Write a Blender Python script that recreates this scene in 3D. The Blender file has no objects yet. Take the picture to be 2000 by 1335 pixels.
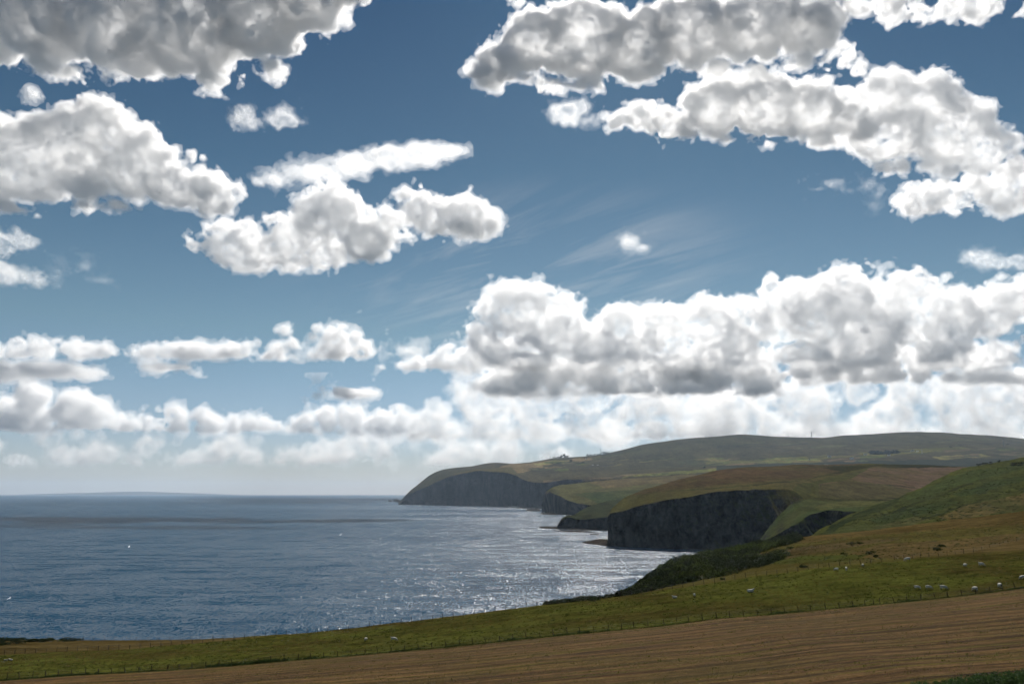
import bpy, math, random
import numpy as np
from mathutils import Vector
import openvdb

# ------------------------------------------------------------------ camera
W, H = 2000, 1335
F = 1500.0
HOR = 963.0
CAMZ = 100.0
PITCH = math.atan((HOR - H / 2) / F)
CP, SP = math.cos(PITCH), math.sin(PITCH)
sc = bpy.context.scene
cam = bpy.data.cameras.new("camera")
co = bpy.data.objects.new("camera", cam)
sc.collection.objects.link(co)
cam.sensor_width = 36
cam.lens = 36 * F / W
cam.clip_start = 0.5
cam.clip_end = 400000
co.location = (0, 0, CAMZ)
co.rotation_euler = (math.pi / 2 + PITCH, 0, 0)
sc.camera = co

# ------------------------------------------------------------------ sun and sky
SUN_EL = math.radians(45)
SUN_AZ = math.radians(10)
sl = bpy.data.lights.new("sun", 'SUN')
so = bpy.data.objects.new("sun", sl)
sc.collection.objects.link(so)
sl.energy = 5.0
sl.angle = math.radians(0.5)
sl.color = (1, 0.95, 0.88)
sdir = Vector((math.sin(SUN_AZ) * math.cos(SUN_EL), math.cos(SUN_AZ) * math.cos(SUN_EL), math.sin(SUN_EL)))
so.rotation_euler = sdir.to_track_quat('Z', 'Y').to_euler()

w = bpy.data.worlds.new("World")
sc.world = w
w.use_nodes = True
nt = w.node_tree
bg = nt.nodes["Background"]
bg.inputs[1].default_value = 0.054
sky = nt.nodes.new("ShaderNodeTexSky")
sky.sky_type = 'NISHITA'
sky.sun_disc = False
sky.sun_elevation = SUN_EL
sky.sun_rotation = SUN_AZ
sky.air_density = 1.0
sky.dust_density = 0.3
sky.ozone_density = 2.0


def wn(t, **kw):
    n = nt.nodes.new(t)
    for k, v in kw.items():
        setattr(n, k, v)
    return n


geo = wn("ShaderNodeTexCoord")
sep = wn("ShaderNodeSeparateXYZ")
nt.links.new(geo.outputs['Generated'], sep.inputs[0])
ramp = wn("ShaderNodeValToRGB")          # air tint by height above the horizon
nt.links.new(sep.outputs['Z'], ramp.inputs[0])
SKY_TINT = [(0.0, (0.90, 0.92, 1.16)), (0.07, (0.86, 0.92, 1.08)), (0.20, (0.75, 0.88, 0.82)), (0.40, (0.40, 0.59, 0.62)), (0.6, (0.17, 0.35, 0.48)), (1.0, (0.4, 0.52, 0.66))]
el = ramp.color_ramp.elements
el[0].position, el[1].position = 0.0, 1.0
el[0].color = (*[c / 1.5 for c in SKY_TINT[0][1]], 1)
el[1].color = (*[c / 1.5 for c in SKY_TINT[-1][1]], 1)
for p_, c_ in SKY_TINT[1:-1]:
    e = el.new(p_)
    e.color = (*[c / 1.5 for c in c_], 1)
mul = wn("ShaderNodeVectorMath", operation='MULTIPLY')
nt.links.new(sky.outputs[0], mul.inputs[0])
nt.links.new(ramp.outputs[0], mul.inputs[1])
sc15 = wn("ShaderNodeVectorMath", operation='SCALE')
sc15.inputs['Scale'].default_value = 1.5
nt.links.new(mul.outputs[0], sc15.inputs[0])
# high thin cirrus: streaks on a plane 8 km up (direction / height), kept to one patch of sky
dv = wn("ShaderNodeMath", operation='MAXIMUM')
dv.inputs[1].default_value = 0.02
nt.links.new(sep.outputs['Z'], dv.inputs[0])
pl = wn("ShaderNodeVectorMath", operation='DIVIDE')
cmb = wn("ShaderNodeCombineXYZ")
for i in range(3):
    nt.links.new(dv.outputs[0], cmb.inputs[i])
nt.links.new(geo.outputs['Generated'], pl.inputs[0])
nt.links.new(cmb.outputs[0], pl.inputs[1])
mp0 = wn("ShaderNodeMapping")
mp0.inputs['Rotation'].default_value = (0, 0, math.radians(52))
nt.links.new(pl.outputs[0], mp0.inputs[0])
mp = wn("ShaderNodeMapping")
mp.inputs['Scale'].default_value = (0.55, 2.4, 1)
nt.links.new(mp0.outputs[0], mp.inputs[0])
cn = wn("ShaderNodeTexNoise")
cn.inputs['Scale'].default_value = 1.5
cn.inputs['Detail'].default_value = 9
cn.inputs['Roughness'].default_value = 0.62
cn.inputs['Distortion'].default_value = 0.6
nt.links.new(mp.outputs[0], cn.inputs[0])
cr = wn("ShaderNodeMapRange")
cr.inputs[1].default_value, cr.inputs[2].default_value = 0.46, 0.80
nt.links.new(cn.outputs[0], cr.inputs[0])
ds = wn("ShaderNodeVectorMath", operation='DISTANCE')
mp2 = wn("ShaderNodeVectorMath", operation='MULTIPLY')
mp2.inputs[1].default_value = (1, 1, 2.6)
nt.links.new(geo.outputs['Generated'], mp2.inputs[0])
nt.links.new(mp2.outputs[0], ds.inputs[0])
ds.inputs[1].default_value = (0.02, 0.96, 0.275 * 2.6)
mk = wn("ShaderNodeMapRange", interpolation_type='SMOOTHSTEP')
mk.inputs[1].default_value, mk.inputs[2].default_value = 0.36, 0.08
nt.links.new(ds.outputs['Value'], mk.inputs[0])
cm = wn("ShaderNodeMath", operation='MULTIPLY')
nt.links.new(cr.outputs[0], cm.inputs[0])
nt.links.new(mk.outputs[0], cm.inputs[1])
cs = wn("ShaderNodeMath", operation='MULTIPLY')
cs.inputs[1].default_value = 0.42
nt.links.new(cm.outputs[0], cs.inputs[0])
mixc = wn("ShaderNodeMix", data_type='RGBA')
mixc.inputs[7].default_value = (11.5, 11.5, 11.5, 1)
nt.links.new(cs.outputs[0], mixc.inputs[0])
nt.links.new(sc15.outputs[0], mixc.inputs[6])
nt.links.new(mixc.outputs[2], bg.inputs[0])

sc.view_settings.view_transform = 'Standard'
sc.view_settings.look = 'None'
sc.view_settings.exposure = 0.25
sc.view_settings.gamma = 1
cy = sc.cycles
cy.max_bounces = 13
cy.volume_bounces = 13
cy.diffuse_bounces = 3
cy.glossy_bounces = 3
cy.transparent_max_bounces = 96
cy.use_denoising = True
cy.use_adaptive_sampling = True
cy.adaptive_threshold = 0.05
cy.adaptive_min_samples = 20
cy.sample_clamp_indirect = 12

# ------------------------------------------------------------------ helpers
def ray(px, py):
    a = px - W / 2
    b = H / 2 - py
    return a, F * CP - b * SP, F * SP + b * CP


def P(px, py, Y):
    x, y, z = ray(px, py)
    return np.array((x * Y / y, Y, CAMZ + z * Y / y))


def ysea(px, py, z0=0.0):
    x, y, z = ray(px, py)
    return (z0 - CAMZ) * y / z


def tag(o, label=None, cat=None, group=None, kind=None):
    for k, v in (("label", label), ("category", cat), ("group", group), ("kind", kind)):
        if v:
            o[k] = v
    return o


def hash2(i, j, s):
    h = (i.astype(np.int64) * 374761393 + j.astype(np.int64) * 668265263 + s * 2147483647) & 0xffffffff
    h = ((h ^ (h >> 13)) * 1274126177) & 0xffffffff
    return ((h ^ (h >> 16)) & 0xffff) / 32767.5 - 1


def vn(x, y, s=0):
    x = np.asarray(x, float)
    y = np.asarray(y, float)
    i, j = np.floor(x), np.floor(y)
    u, v = x - i, y - j
    u, v = u * u * (3 - 2 * u), v * v * (3 - 2 * v)
    return (hash2(i, j, s) * (1 - u) + hash2(i + 1, j, s) * u) * (1 - v) + (hash2(i, j + 1, s) * (1 - u) + hash2(i + 1, j + 1, s) * u) * v


def fbm(x, y, wl, octv=4, s=0, g=0.5, ridged=False):
    t, a, n = 0, 1.0, 0
    for k in range(octv):
        q = vn(x / wl + 13.7 * k, y / wl - 7.3 * k, s + k)
        t = t + a * ((1 - 2 * np.abs(q)) if ridged else q)
        n += a
        a *= g
        wl *= 0.5
    return t / n


def mesh_obj(name, verts, quads, mat=None, parent=None, smooth=False, tris=False):
    me = bpy.data.meshes.new(name)
    v = np.asarray(verts, np.float32)
    q = np.asarray(quads, np.int32)
    k = q.shape[1]
    me.vertices.add(len(v))
    me.vertices.foreach_set('co', v.ravel())
    me.loops.add(len(q) * k)
    me.loops.foreach_set('vertex_index', q.ravel())
    me.polygons.add(len(q))
    me.polygons.foreach_set('loop_start', np.arange(0, len(q) * k, k, dtype=np.int32))
    me.update(calc_edges=True)
    if smooth:
        me.polygons.foreach_set('use_smooth', np.ones(len(q), bool))
    if mat:
        me.materials.append(mat)
    o = bpy.data.objects.new(name, me)
    sc.collection.objects.link(o)
    if parent:
        o.parent = parent
    return o


class MB:
    def __init__(s):
        s.v, s.f = [], []

    def add(s, vs, fs):
        n = len(s.v)
        s.v += [tuple(v) for v in vs]
        s.f += [tuple(i + n for i in f) for f in fs]

    def box(s, c, d, rz=0.0, taper=1.0):
        cx, cy_, cz = c
        vs = []
        for k, z in enumerate((-.5, .5)):
            t = taper if k else 1
            for x, y in ((-.5, -.5), (.5, -.5), (.5, .5), (-.5, .5)):
                X, Y = x * d[0] * t, y * d[1] * t
                vs.append((cx + X * math.cos(rz) - Y * math.sin(rz), cy_ + X * math.sin(rz) + Y * math.cos(rz), cz + z * d[2]))
        s.add(vs, [(3, 2, 1, 0), (4, 5, 6, 7), (0, 1, 5, 4), (1, 2, 6, 5), (2, 3, 7, 6), (3, 0, 4, 7)])

    def tube(s, pts, rad, n=6):
        pts = [Vector(p) for p in pts]
        rings = []
        for i, p in enumerate(pts):
            a = pts[max(i - 1, 0)]
            b = pts[min(i + 1, len(pts) - 1)]
            t = (b - a).normalized()
            u = t.cross(Vector((0, 0, 1)))
            if u.length < 1e-3:
                u = Vector((1, 0, 0))
            u.normalize()
            v = t.cross(u)
            r = rad[i] if isinstance(rad, (list, tuple)) else rad
            rings.append([p + (u * math.cos(2 * math.pi * k / n) + v * math.sin(2 * math.pi * k / n)) * r for k in range(n)])
        vs = [q for r in rings for q in r]
        fs = []
        for i in range(len(pts) - 1):
            for k in range(n):
                fs.append((i * n + k, i * n + (k + 1) % n, (i + 1) * n + (k + 1) % n, (i + 1) * n + k))
        fs.append(tuple(range(n - 1, -1, -1)))
        fs.append(tuple((len(pts) - 1) * n + k for k in range(n)))
        s.add(vs, fs)

    def build(s, name, mat, parent=None, smooth=False):
        me = bpy.data.meshes.new(name)
        me.from_pydata(s.v, [], s.f)
        me.update()
        if smooth:
            for p in me.polygons:
                p.use_smooth = True
        me.materials.append(mat)
        o = bpy.data.objects.new(name, me)
        sc.collection.objects.link(o)
        if parent:
            o.parent = parent
        return o


def empty(name, loc, rz=0.0):
    o = bpy.data.objects.new(name, None)
    sc.collection.objects.link(o)
    o.location = loc
    o.rotation_euler = (0, 0, rz)
    return o


# ------------------------------------------------------------------ materials
def newmat(name):
    m = bpy.data.materials.new(name)
    m.use_nodes = True
    t = m.node_tree
    return m, t, t.nodes["Principled BSDF"]


def simple(name, col, rough=0.9, var=0.3, scale=3.0, spec=0.2):
    m, t, b = newmat(name)
    N, L = t.nodes.new, t.links.new
    g = N("ShaderNodeTexCoord")
    n = N("ShaderNodeTexNoise")
    n.inputs['Scale'].default_value = scale
    n.inputs['Detail'].default_value = 5
    L(g.outputs['Object'], n.inputs[0])
    mr = N("ShaderNodeMapRange")
    mr.inputs[1].default_value, mr.inputs[2].default_value = 0.3, 0.7
    mr.inputs[3].default_value, mr.inputs[4].default_value = 1 - var, 1 + var
    L(n.outputs[0], mr.inputs[0])
    s = N("ShaderNodeVectorMath")
    s.operation = 'SCALE'
    s.inputs[0].default_value = col
    L(mr.outputs[0], s.inputs['Scale'])
    L(s.outputs[0], b.inputs['Base Color'])
    b.inputs['Roughness'].default_value = rough
    b.inputs['Specular IOR Level'].default_value = spec
    return m


def land(name, scale, rock=(0.05, 0.045, 0.043), rock_lo=0.62, rock_hi=0.75, tint=(0.075, 0.085, 0.022), amt=0.55, bump=0.35, streak=None, contrast=0.5, rockscale=None):
    """painted-zone colour x patchy noise, bare rock where the ground is steep"""
    m, t, b = newmat(name)
    N, L = t.nodes.new, t.links.new
    g = N("ShaderNodeNewGeometry")
    at = N("ShaderNodeAttribute")
    at.attribute_name = "zone"

    def noise(sc_, det=6, rough=0.6, vec=None, dist=0.0):
        n = N("ShaderNodeTexNoise")
        n.inputs['Scale'].default_value = sc_
        n.inputs['Detail'].default_value = det
        n.inputs['Roughness'].default_value = rough
        n.inputs['Distortion'].default_value = dist
        L(vec or g.outputs['Position'], n.inputs[0])
        return n

    def rng_(src, a, b_, c=0.0, d=1.0):
        r = N("ShaderNodeMapRange")
        for i, v in enumerate((a, b_, c, d)):
            r.inputs[i + 1].default_value = v
        L(src, r.inputs[0])
        return r.outputs[0]

    mp = N("ShaderNodeMapping")
    mp.inputs['Scale'].default_value = streak or (1, 0.45, 1)
    L(g.outputs['Position'], mp.inputs[0])
    n1 = noise(1 / (scale * 6), 8, 0.6, mp.outputs[0], 0.4)
    n2 = noise(1 / scale, 8, 0.65, mp.outputs[0])
    n3 = noise(6 / scale, 5, 0.7, mp.outputs[0])
    mix1 = N("ShaderNodeMix")
    mix1.data_type = 'RGBA'
    f1 = rng_(n1.outputs[0], 0.42, 0.62, 0, amt)
    L(f1, mix1.inputs[0])
    L(at.outputs['Color'], mix1.inputs[6])
    mix1.inputs[7].default_value = (*tint, 1)
    k1 = rng_(n2.outputs[0], 0.3, 0.7, 1 - contrast, 1 + contrast)
    k2 = rng_(n3.outputs[0], 0.3, 0.7, 1 - contrast * 0.9, 1 + contrast * 0.9)
    mm = N("ShaderNodeMath")
    mm.operation = 'MULTIPLY'
    L(k1, mm.inputs[0])
    L(k2, mm.inputs[1])
    s = N("ShaderNodeVectorMath")
    s.operation = 'SCALE'
    L(mix1.outputs[2], s.inputs[0])
    L(mm.outputs[0], s.inputs['Scale'])
    # rock
    rs = rockscale or scale
    mp2 = N("ShaderNodeMapping")
    mp2.inputs['Scale'].default_value = (1, 1, 0.8)
    L(g.outputs['Position'], mp2.inputs[0])
    r1 = noise(1.2 / rs, 9, 0.7, mp2.outputs[0], 0.3)
    mp3 = N("ShaderNodeMapping")
    mp3.inputs['Scale'].default_value = (0.4, 0.4, 1.6)
    L(g.outputs['Position'], mp3.inputs[0])
    r2 = noise(1.0 / rs, 5, 0.6, mp3.outputs[0])
    kk = N("ShaderNodeMath")
    kk.operation = 'MULTIPLY'
    L(rng_(r1.outputs[0], 0.40, 0.62, 0.3, 3.0), kk.inputs[0])
    L(rng_(r2.outputs[0], 0.35, 0.65, 0.75, 1.25), kk.inputs[1])
    rc = N("ShaderNodeVectorMath")
    rc.operation = 'SCALE'
    rc.inputs[0].default_value = rock
    L(kk.outputs[0], rc.inputs['Scale'])
    sx = N("ShaderNodeSeparateXYZ")
    L(g.outputs['True Normal'], sx.inputs[0])
    ad = N("ShaderNodeMath")
    ad.operation = 'ADD'
    L(sx.outputs[2], ad.inputs[0])
    L(rng_(n2.outputs[0], 0.3, 0.7, -0.12, 0.12), ad.inputs[1])
    fr = rng_(ad.outputs[0], rock_lo, rock_hi, 1, 0)
    mix2 = N("ShaderNodeMix")
    mix2.data_type = 'RGBA'
    L(fr, mix2.inputs[0])
    L(s.outputs[0], mix2.inputs[6])
    L(rc.outputs[0], mix2.inputs[7])
    L(mix2.outputs[2], b.inputs['Base Color'])
    b.inputs['Roughness'].default_value = 1.0
    b.inputs['Specular IOR Level'].default_value = 0.0
    bm = N("ShaderNodeBump")
    bm.inputs['Strength'].default_value = 1.0
    bm.inputs['Distance'].default_value = bump * scale * 0.25
    L(n3.outputs[0], bm.inputs['Height'])
    L(bm.outputs[0], b.inputs['Normal'])
    return m


# ------------------------------------------------------------------ terrain sheets
def curve(c, xs, sm):
    a = np.array([(p[0], p[1], p[2] if p[2] is not None else ysea(p[0], p[1])) for p in c], float)
    py = np.interp(xs, a[:, 0], a[:, 1])
    Y = np.interp(xs, a[:, 0], a[:, 2])
    if sm > 1:
        k = np.hanning(sm + 2)[1:-1]
        k /= k.sum()
        pad = sm // 2
        py = np.convolve(np.pad(py, (pad, sm - 1 - pad), 'edge'), k, 'valid')
        Y = np.convolve(np.pad(Y, (pad, sm - 1 - pad), 'edge'), k, 'valid')
    x, y, z = ray(xs, py)
    return np.stack([x * Y / y, Y, CAMZ + z * Y / y], -1)


def inside(px, py, poly):
    r = np.zeros(px.shape, bool)
    n = len(poly)
    for i in range(n):
        x1, y1 = poly[i]
        x2, y2 = poly[(i + 1) % n]
        c = ((y1 > py) != (y2 > py)) & (px < (x2 - x1) * (py - y1) / (y2 - y1 + 1e-9) + x1)
        r ^= c
    return r


def project(V):
    x, y, z = V[..., 0], V[..., 1], V[..., 2] - CAMZ
    d = y * CP + z * SP
    d = np.where(d > 0.1, d, 0.1)
    u = -y * SP + z * CP
    return W / 2 + F * x / d, H / 2 - F * u / d


SHEETS = {}


def sheet(name, x0, x1, nx, curves, rows, mat, base_col, zones=(), relief=(), cliffs={}, sm=5, ease=(), warp=4.0, kind='structure', keep=None):
    xs = np.linspace(x0, x1, nx)
    C = [curve(c, xs, sm) for c in curves]
    out = []
    for k in range(len(C) - 1):
        n = rows[k]
        t = np.linspace(0, 1, n, endpoint=(k == len(C) - 2))[:, None, None]
        seg = C[k][None] * (1 - t) + C[k + 1][None] * t
        if k in ease:                               # rounded brow instead of a straight ramp
            tz = np.sin(t[:, :, 0] * math.pi / 2)
            seg[:, :, 2] = C[k][None, :, 2] * (1 - tz) + C[k + 1][None, :, 2] * tz
        if k in cliffs:
            A, wl, vs = cliffs[k]
            fade = np.sin(np.clip(t[:, :, 0], 0, 1) * math.pi) ** 0.6
            d = fbm(seg[:, :, 0], seg[:, :, 2] * vs, wl, 5, 11, 0.6, True)
            seg[:, :, 1] -= A * d * (0.35 + 0.65 * fade)
            seg[:, :, 2] += A * 0.25 * fade * fbm(seg[:, :, 0], seg[:, :, 2], wl * 0.4, 3, 5)
        out.append(seg)
    V = np.concatenate(out, 0)
    P0x, P0y = project(V)
    for A, wl, oc, s in relief:
        V[:, :, 2] += A * fbm(V[:, :, 0], V[:, :, 1], wl, oc, s)
    ny = V.shape[0]
    idx = np.arange(ny * nx).reshape(ny, nx)
    q = np.stack([idx[:-1, :-1], idx[:-1, 1:], idx[1:, 1:], idx[1:, :-1]], -1).reshape(-1, 4)
    o = mesh_obj(name, V.reshape(-1, 3), q, mat, smooth=True)
    col = np.empty((ny, nx, 4), np.float32)
    col[:] = (*base_col, 1)
    wx = P0x + warp * fbm(P0x, P0y, 30, 3, 31)
    wy = P0y + warp * 0.4 * fbm(P0x, P0y, 20, 3, 37)
    for poly, c in zones:
        col[inside(wx, wy, poly)] = (*c, 1)
    a = o.data.color_attributes.new("zone", 'FLOAT_COLOR', 'POINT')
    a.data.foreach_set('color', col.ravel())
    if kind:
        o['kind'] = kind
    SHEETS[name] = V
    return o


def ground(V, px, py):
    """nearest sheet vertex seen at a pixel, blended: used to stand things on the land"""
    PX, PY = project(V)
    d = (PX - px) ** 2 + (PY - py) ** 2
    c = np.flatnonzero(d.ravel() <= max(5.0, 1.5 * d.min()))
    F_ = V.reshape(-1, 3)
    near = F_[c, 1].min()
    c = c[F_[c, 1] < near * 1.12]            # the front face, not the hidden back slope
    return F_[c[np.argmin(d.ravel()[c])]]


def ground_xy(V, x, y):
    d = (V[..., 0] - x) ** 2 + (V[..., 1] - y) ** 2
    f = d.ravel()
    k = np.argpartition(f, 4)[:4]
    wgt = 1 / (f[k] + 1e-3)
    return float((V.reshape(-1, 3)[k, 2] * wgt).sum() / wgt.sum())


GREEN = (0.062, 0.085, 0.018)
DGREEN = (0.042, 0.062, 0.018)
OLIVE = (0.085, 0.085, 0.028)
BROWN = (0.115, 0.080, 0.045)
PINK = (0.135, 0.092, 0.068)
HEATH = (0.070, 0.048, 0.036)
STRAW = (0.21, 0.175, 0.085)

# ------------------------------------------------------------------ sea
def sea_material():
    m, t, b = newmat("sea_water")
    N, L = t.nodes.new, t.links.new
    g = N("ShaderNodeNewGeometry")

    def slopes(wl, st, det, sx=1.0, rough=0.55, kx=1.0):
        mp = N("ShaderNodeMapping")
        mp.inputs['Rotation'].default_value = (0, 0, 0.25)
        mp.inputs['Scale'].default_value = (sx, 1, 1)
        L(g.outputs['Position'], mp.inputs[0])
        n = N("ShaderNodeTexNoise")
        n.inputs['Scale'].default_value = 1 / wl
        n.inputs['Detail'].default_value = det
        n.inputs['Roughness'].default_value = rough
        L(mp.outputs[0], n.inputs[0])
        s = N("ShaderNodeVectorMath")
        s.operation = 'MULTIPLY_ADD'
        L(n.outputs['Color'], s.inputs[0])
        s.inputs[1].default_value = (st * kx, st, 0)
        s.inputs[2].default_value = (-st * kx / 2, -st / 2, 0)
        return s.outputs[0]

    def vadd(a, b_):
        s = N("ShaderNodeVectorMath")
        L(a, s.inputs[0])
        if isinstance(b_, tuple):
            s.inputs[1].default_value = b_
        else:
            L(b_, s.inputs[1])
        return s.outputs[0]
    v = vadd(slopes(1.0, 1.0, 1, 0.6, kx=1.8), slopes(4, 0.7, 2, 0.5, kx=1.6))
    v = vadd(v, slopes(30, 0.8, 2, 0.4))

    def facets(wx, wy, lo, hi, tilt):          # steep wavelet faces, scattered, leaning to the shore
        mp = N("ShaderNodeMapping")
        mp.inputs['Rotation'].default_value = (0, 0, 0.15)
        mp.inputs['Location'].default_value = (wx * 3.1, wy * 7.7, 0)
        mp.inputs['Scale'].default_value = (1 / wx, 1 / wy, 1)
        L(g.outputs['Position'], mp.inputs[0])
        n = N("ShaderNodeTexNoise")
        n.inputs['Scale'].default_value = 1
        n.inputs['Detail'].default_value = 2
        n.inputs['Roughness'].default_value = 0.6
        L(mp.outputs[0], n.inputs[0])
        r = N("ShaderNodeMapRange")
        r.inputs[1].default_value, r.inputs[2].default_value = lo, hi
        L(n.outputs[0], r.inputs[0])
        s = N("ShaderNodeVectorMath")
        s.operation = 'SCALE'
        s.inputs[0].default_value = (0, -tilt, 0)
        L(r.outputs[0], s.inputs['Scale'])
        return s.outputs[0]
    fa = vadd(facets(0.8, 3.6, 0.56, 0.63, 0.38), facets(1.8, 10.0, 0.565, 0.61, 0.38))
    fa = vadd(fa, facets(3.4, 34.0, 0.61, 0.66, 0.35))
    gm = N("ShaderNodeMapping")                # gusts: rougher lanes on the water
    gm.inputs['Scale'].default_value = (1 / 60, 1 / 260, 1)
    L(g.outputs['Position'], gm.inputs[0])
    gn = N("ShaderNodeTexNoise")
    gn.inputs['Scale'].default_value = 1
    gn.inputs['Detail'].default_value = 5
    gn.inputs['Roughness'].default_value = 0.65
    L(gm.outputs[0], gn.inputs[0])
    gr = N("ShaderNodeMapRange")
    gr.inputs[1].default_value, gr.inputs[2].default_value = 0.36, 0.58
    gr.inputs[3].default_value, gr.inputs[4].default_value = 0.35, 1.0
    L(gn.outputs[0], gr.inputs[0])
    gs = N("ShaderNodeVectorMath")
    gs.operation = 'SCALE'
    L(fa, gs.inputs[0])
    L(gr.outputs[0], gs.inputs['Scale'])
    v = vadd(v, gs.outputs[0])
    v = vadd(v, (0, 0, 1))
    nz = N("ShaderNodeVectorMath")
    nz.operation = 'NORMALIZE'
    L(v, nz.inputs[0])
    # wind lanes: bands of smoother and rougher water
    mp = N("ShaderNodeMapping")
    mp.inputs['Scale'].default_value = (0.0002, 0.0012, 1)
    L(g.outputs['Position'], mp.inputs[0])
    n = N("ShaderNodeTexNoise")
    n.inputs['Scale'].default_value = 1.0
    n.inputs['Detail'].default_value = 6
    L(mp.outputs[0], n.inputs[0])
    r = N("ShaderNodeMapRange")
    r.inputs[1].default_value, r.inputs[2].default_value = 0.35, 0.65
    r.inputs[3].default_value, r.inputs[4].default_value = 0.12, 0.20
    L(n.outputs[0], r.inputs[0])
    gl = N("ShaderNodeBsdfGlossy")
    L(r.outputs[0], gl.inputs['Roughness'])
    L(nz.outputs[0], gl.inputs['Normal'])
    r2 = N("ShaderNodeMix")
    r2.data_type = 'RGBA'
    r2.inputs[6].default_value = (0.006, 0.030, 0.064, 1)
    r2.inputs[7].default_value = (0.010, 0.048, 0.088, 1)
    L(n.outputs[0], r2.inputs[0])
    df = N("ShaderNodeBsdfDiffuse")            # light coming back up out of the water body
    L(r2.outputs[2], df.inputs[0])
    fr = N("ShaderNodeFresnel")
    fr.inputs[0].default_value = 1.333
    L(nz.outputs[0], fr.inputs['Normal'])
    ff = N("ShaderNodeMath")
    ff.operation = 'MULTIPLY'
    ff.inputs[1].default_value = 0.50          # waves hide one another at a low angle
    L(fr.outputs[0], ff.inputs[0])
    mx = N("ShaderNodeMixShader")
    L(ff.outputs[0], mx.inputs[0])
    L(df.outputs[0], mx.inputs[1])
    L(gl.outputs[0], mx.inputs[2])
    L(mx.outputs[0], t.nodes["Material Output"].inputs[0])
    t.nodes.remove(b)
    return m


sea = mesh_obj("sea", [(-60000, -300, 0), (60000, -300, 0), (60000, 50000, 0), (-60000, 50000, 0)], [(0, 1, 2, 3)], sea_material())
sea['kind'] = 'structure'

# ------------------------------------------------------------------ land, back to front
# distant coast, just above the sea horizon
xs = [20, 90, 160, 220, 280, 330, 400, 470]
tops = [966.0, 963.5, 962.0, 960.0, 959.3, 961.0, 963.2, 966.0]
m_far = land("far_coast_heath", 900, rock_lo=-1, rock_hi=-.9, tint=HEATH)
sheet("distant_coast", 0, 480, 80, [
    [(0, 966.2, 44000), (480, 966.2, 44000)],
    [(x, y, 47000) for x, y in zip(xs, tops)],
    [(0, 966.5, 49500), (480, 966.5, 49500)]], [6, 4], m_far, HEATH)

# far headland, its plateau and the moor behind
m_far = land("far_moor", 160, rock=(0.022, 0.019, 0.021), rock_lo=0.60, rock_hi=0.80, tint=(0.0355, 0.0346, 0.0144), bump=0.5, streak=(1, 0.35, 1), contrast=0.45)
SKYL = [(770, 984), (780, 984), (785, 972), (795, 965), (800, 958), (815, 945), (840, 925), (855, 918), (870, 914), (900, 911), (925, 909), (940, 905), (960, 902), (985, 901), (1000, 903), (1040, 899), (1080, 893), (1130, 890), (1180, 885), (1220, 877), (1260, 868), (1310, 862), (1350, 858), (1400, 853), (1450, 850), (1500, 853), (1560, 854), (1610, 855), (1650, 851), (1720, 846), (1790, 842), (1850, 843), (1920, 847), (1980, 853), (2000, 855), (2100, 858), (2500, 870)]
ZFH = [([(925, 925), (1000, 905), (1080, 898), (1130, 893), (1175, 890), (1180, 900), (1120, 905), (1000, 925)], (0.1480, 0.1080, 0.0510)),
       ([(1040, 905), (1085, 898), (1112, 897), (1108, 902), (1050, 909)], (0.1850, 0.1656, 0.0600)),
       ([(880, 925), (925, 916), (1000, 912), (1010, 925), (940, 930)], (0.0740, 0.0612, 0.0210)),
       ([(1060, 940), (1250, 925), (1400, 918), (1400, 922), (1250, 930), (1060, 946)], (0.1110, 0.0827, 0.0450)),
       ([(1200, 935), (1280, 925), (1340, 920), (1420, 919), (1340, 926)], (0.1184, 0.1224, 0.0300)),
       ([(1380, 900), (1600, 888), (1760, 880), (1880, 874), (1900, 879), (1760, 888), (1600, 897), (1380, 908)], (0.0963, 0.0900, 0.0270)),
       ([(1480, 905), (1560, 896), (1600, 898), (1540, 906)], (0.1184, 0.1367, 0.0360)),
       ([(1820, 892), (1920, 888), (1940, 893), (1840, 898)], (0.1480, 0.1296, 0.0450)),
       ([(1400, 912), (1700, 900), (2200, 893), (2200, 905), (1400, 925)], (0.0222, 0.0245, 0.0156))]
rz_ = random.Random(5)
for k in range(70):                    # small fields on the far farmland
    fx, fy = rz_.uniform(1060, 2000), 0
    fy = np.interp(fx, [1060, 1400, 2000], [905, 896, 882]) + rz_.uniform(-6, 12)
    fw, fh = rz_.uniform(18, 60), rz_.uniform(1.5, 4)
    ZFH.append(([(fx, fy), (fx + fw, fy - fw * .06), (fx + fw * 1.05, fy - fw * .06 + fh), (fx + 4, fy + fh)],
                rz_.choice([(0.1250, 0.1063, 0.0375), (0.0750, 0.0875, 0.0225), (0.0375, 0.0400, 0.0187), (0.1063, 0.0750, 0.0425), (0.0500, 0.0450, 0.0225), (0.0375, 0.0350, 0.0200)])))
for k in range(40):
    fx = rz_.uniform(1000, 2000)
    fy = np.interp(fx, [1000, 1250, 1450, 2000], [906, 885, 868, 862]) + rz_.uniform(-4, 16)
    fw = rz_.uniform(30, 120)
    ZFH.append(([(fx, fy), (fx + fw, fy - fw * .08), (fx + fw, fy - fw * .08 + 2), (fx + 4, fy + 2.5)], rz_.choice([(0.0350, 0.0300, 0.0225), (0.0625, 0.0625, 0.0275), (0.0425, 0.0350, 0.0200)])))
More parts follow.
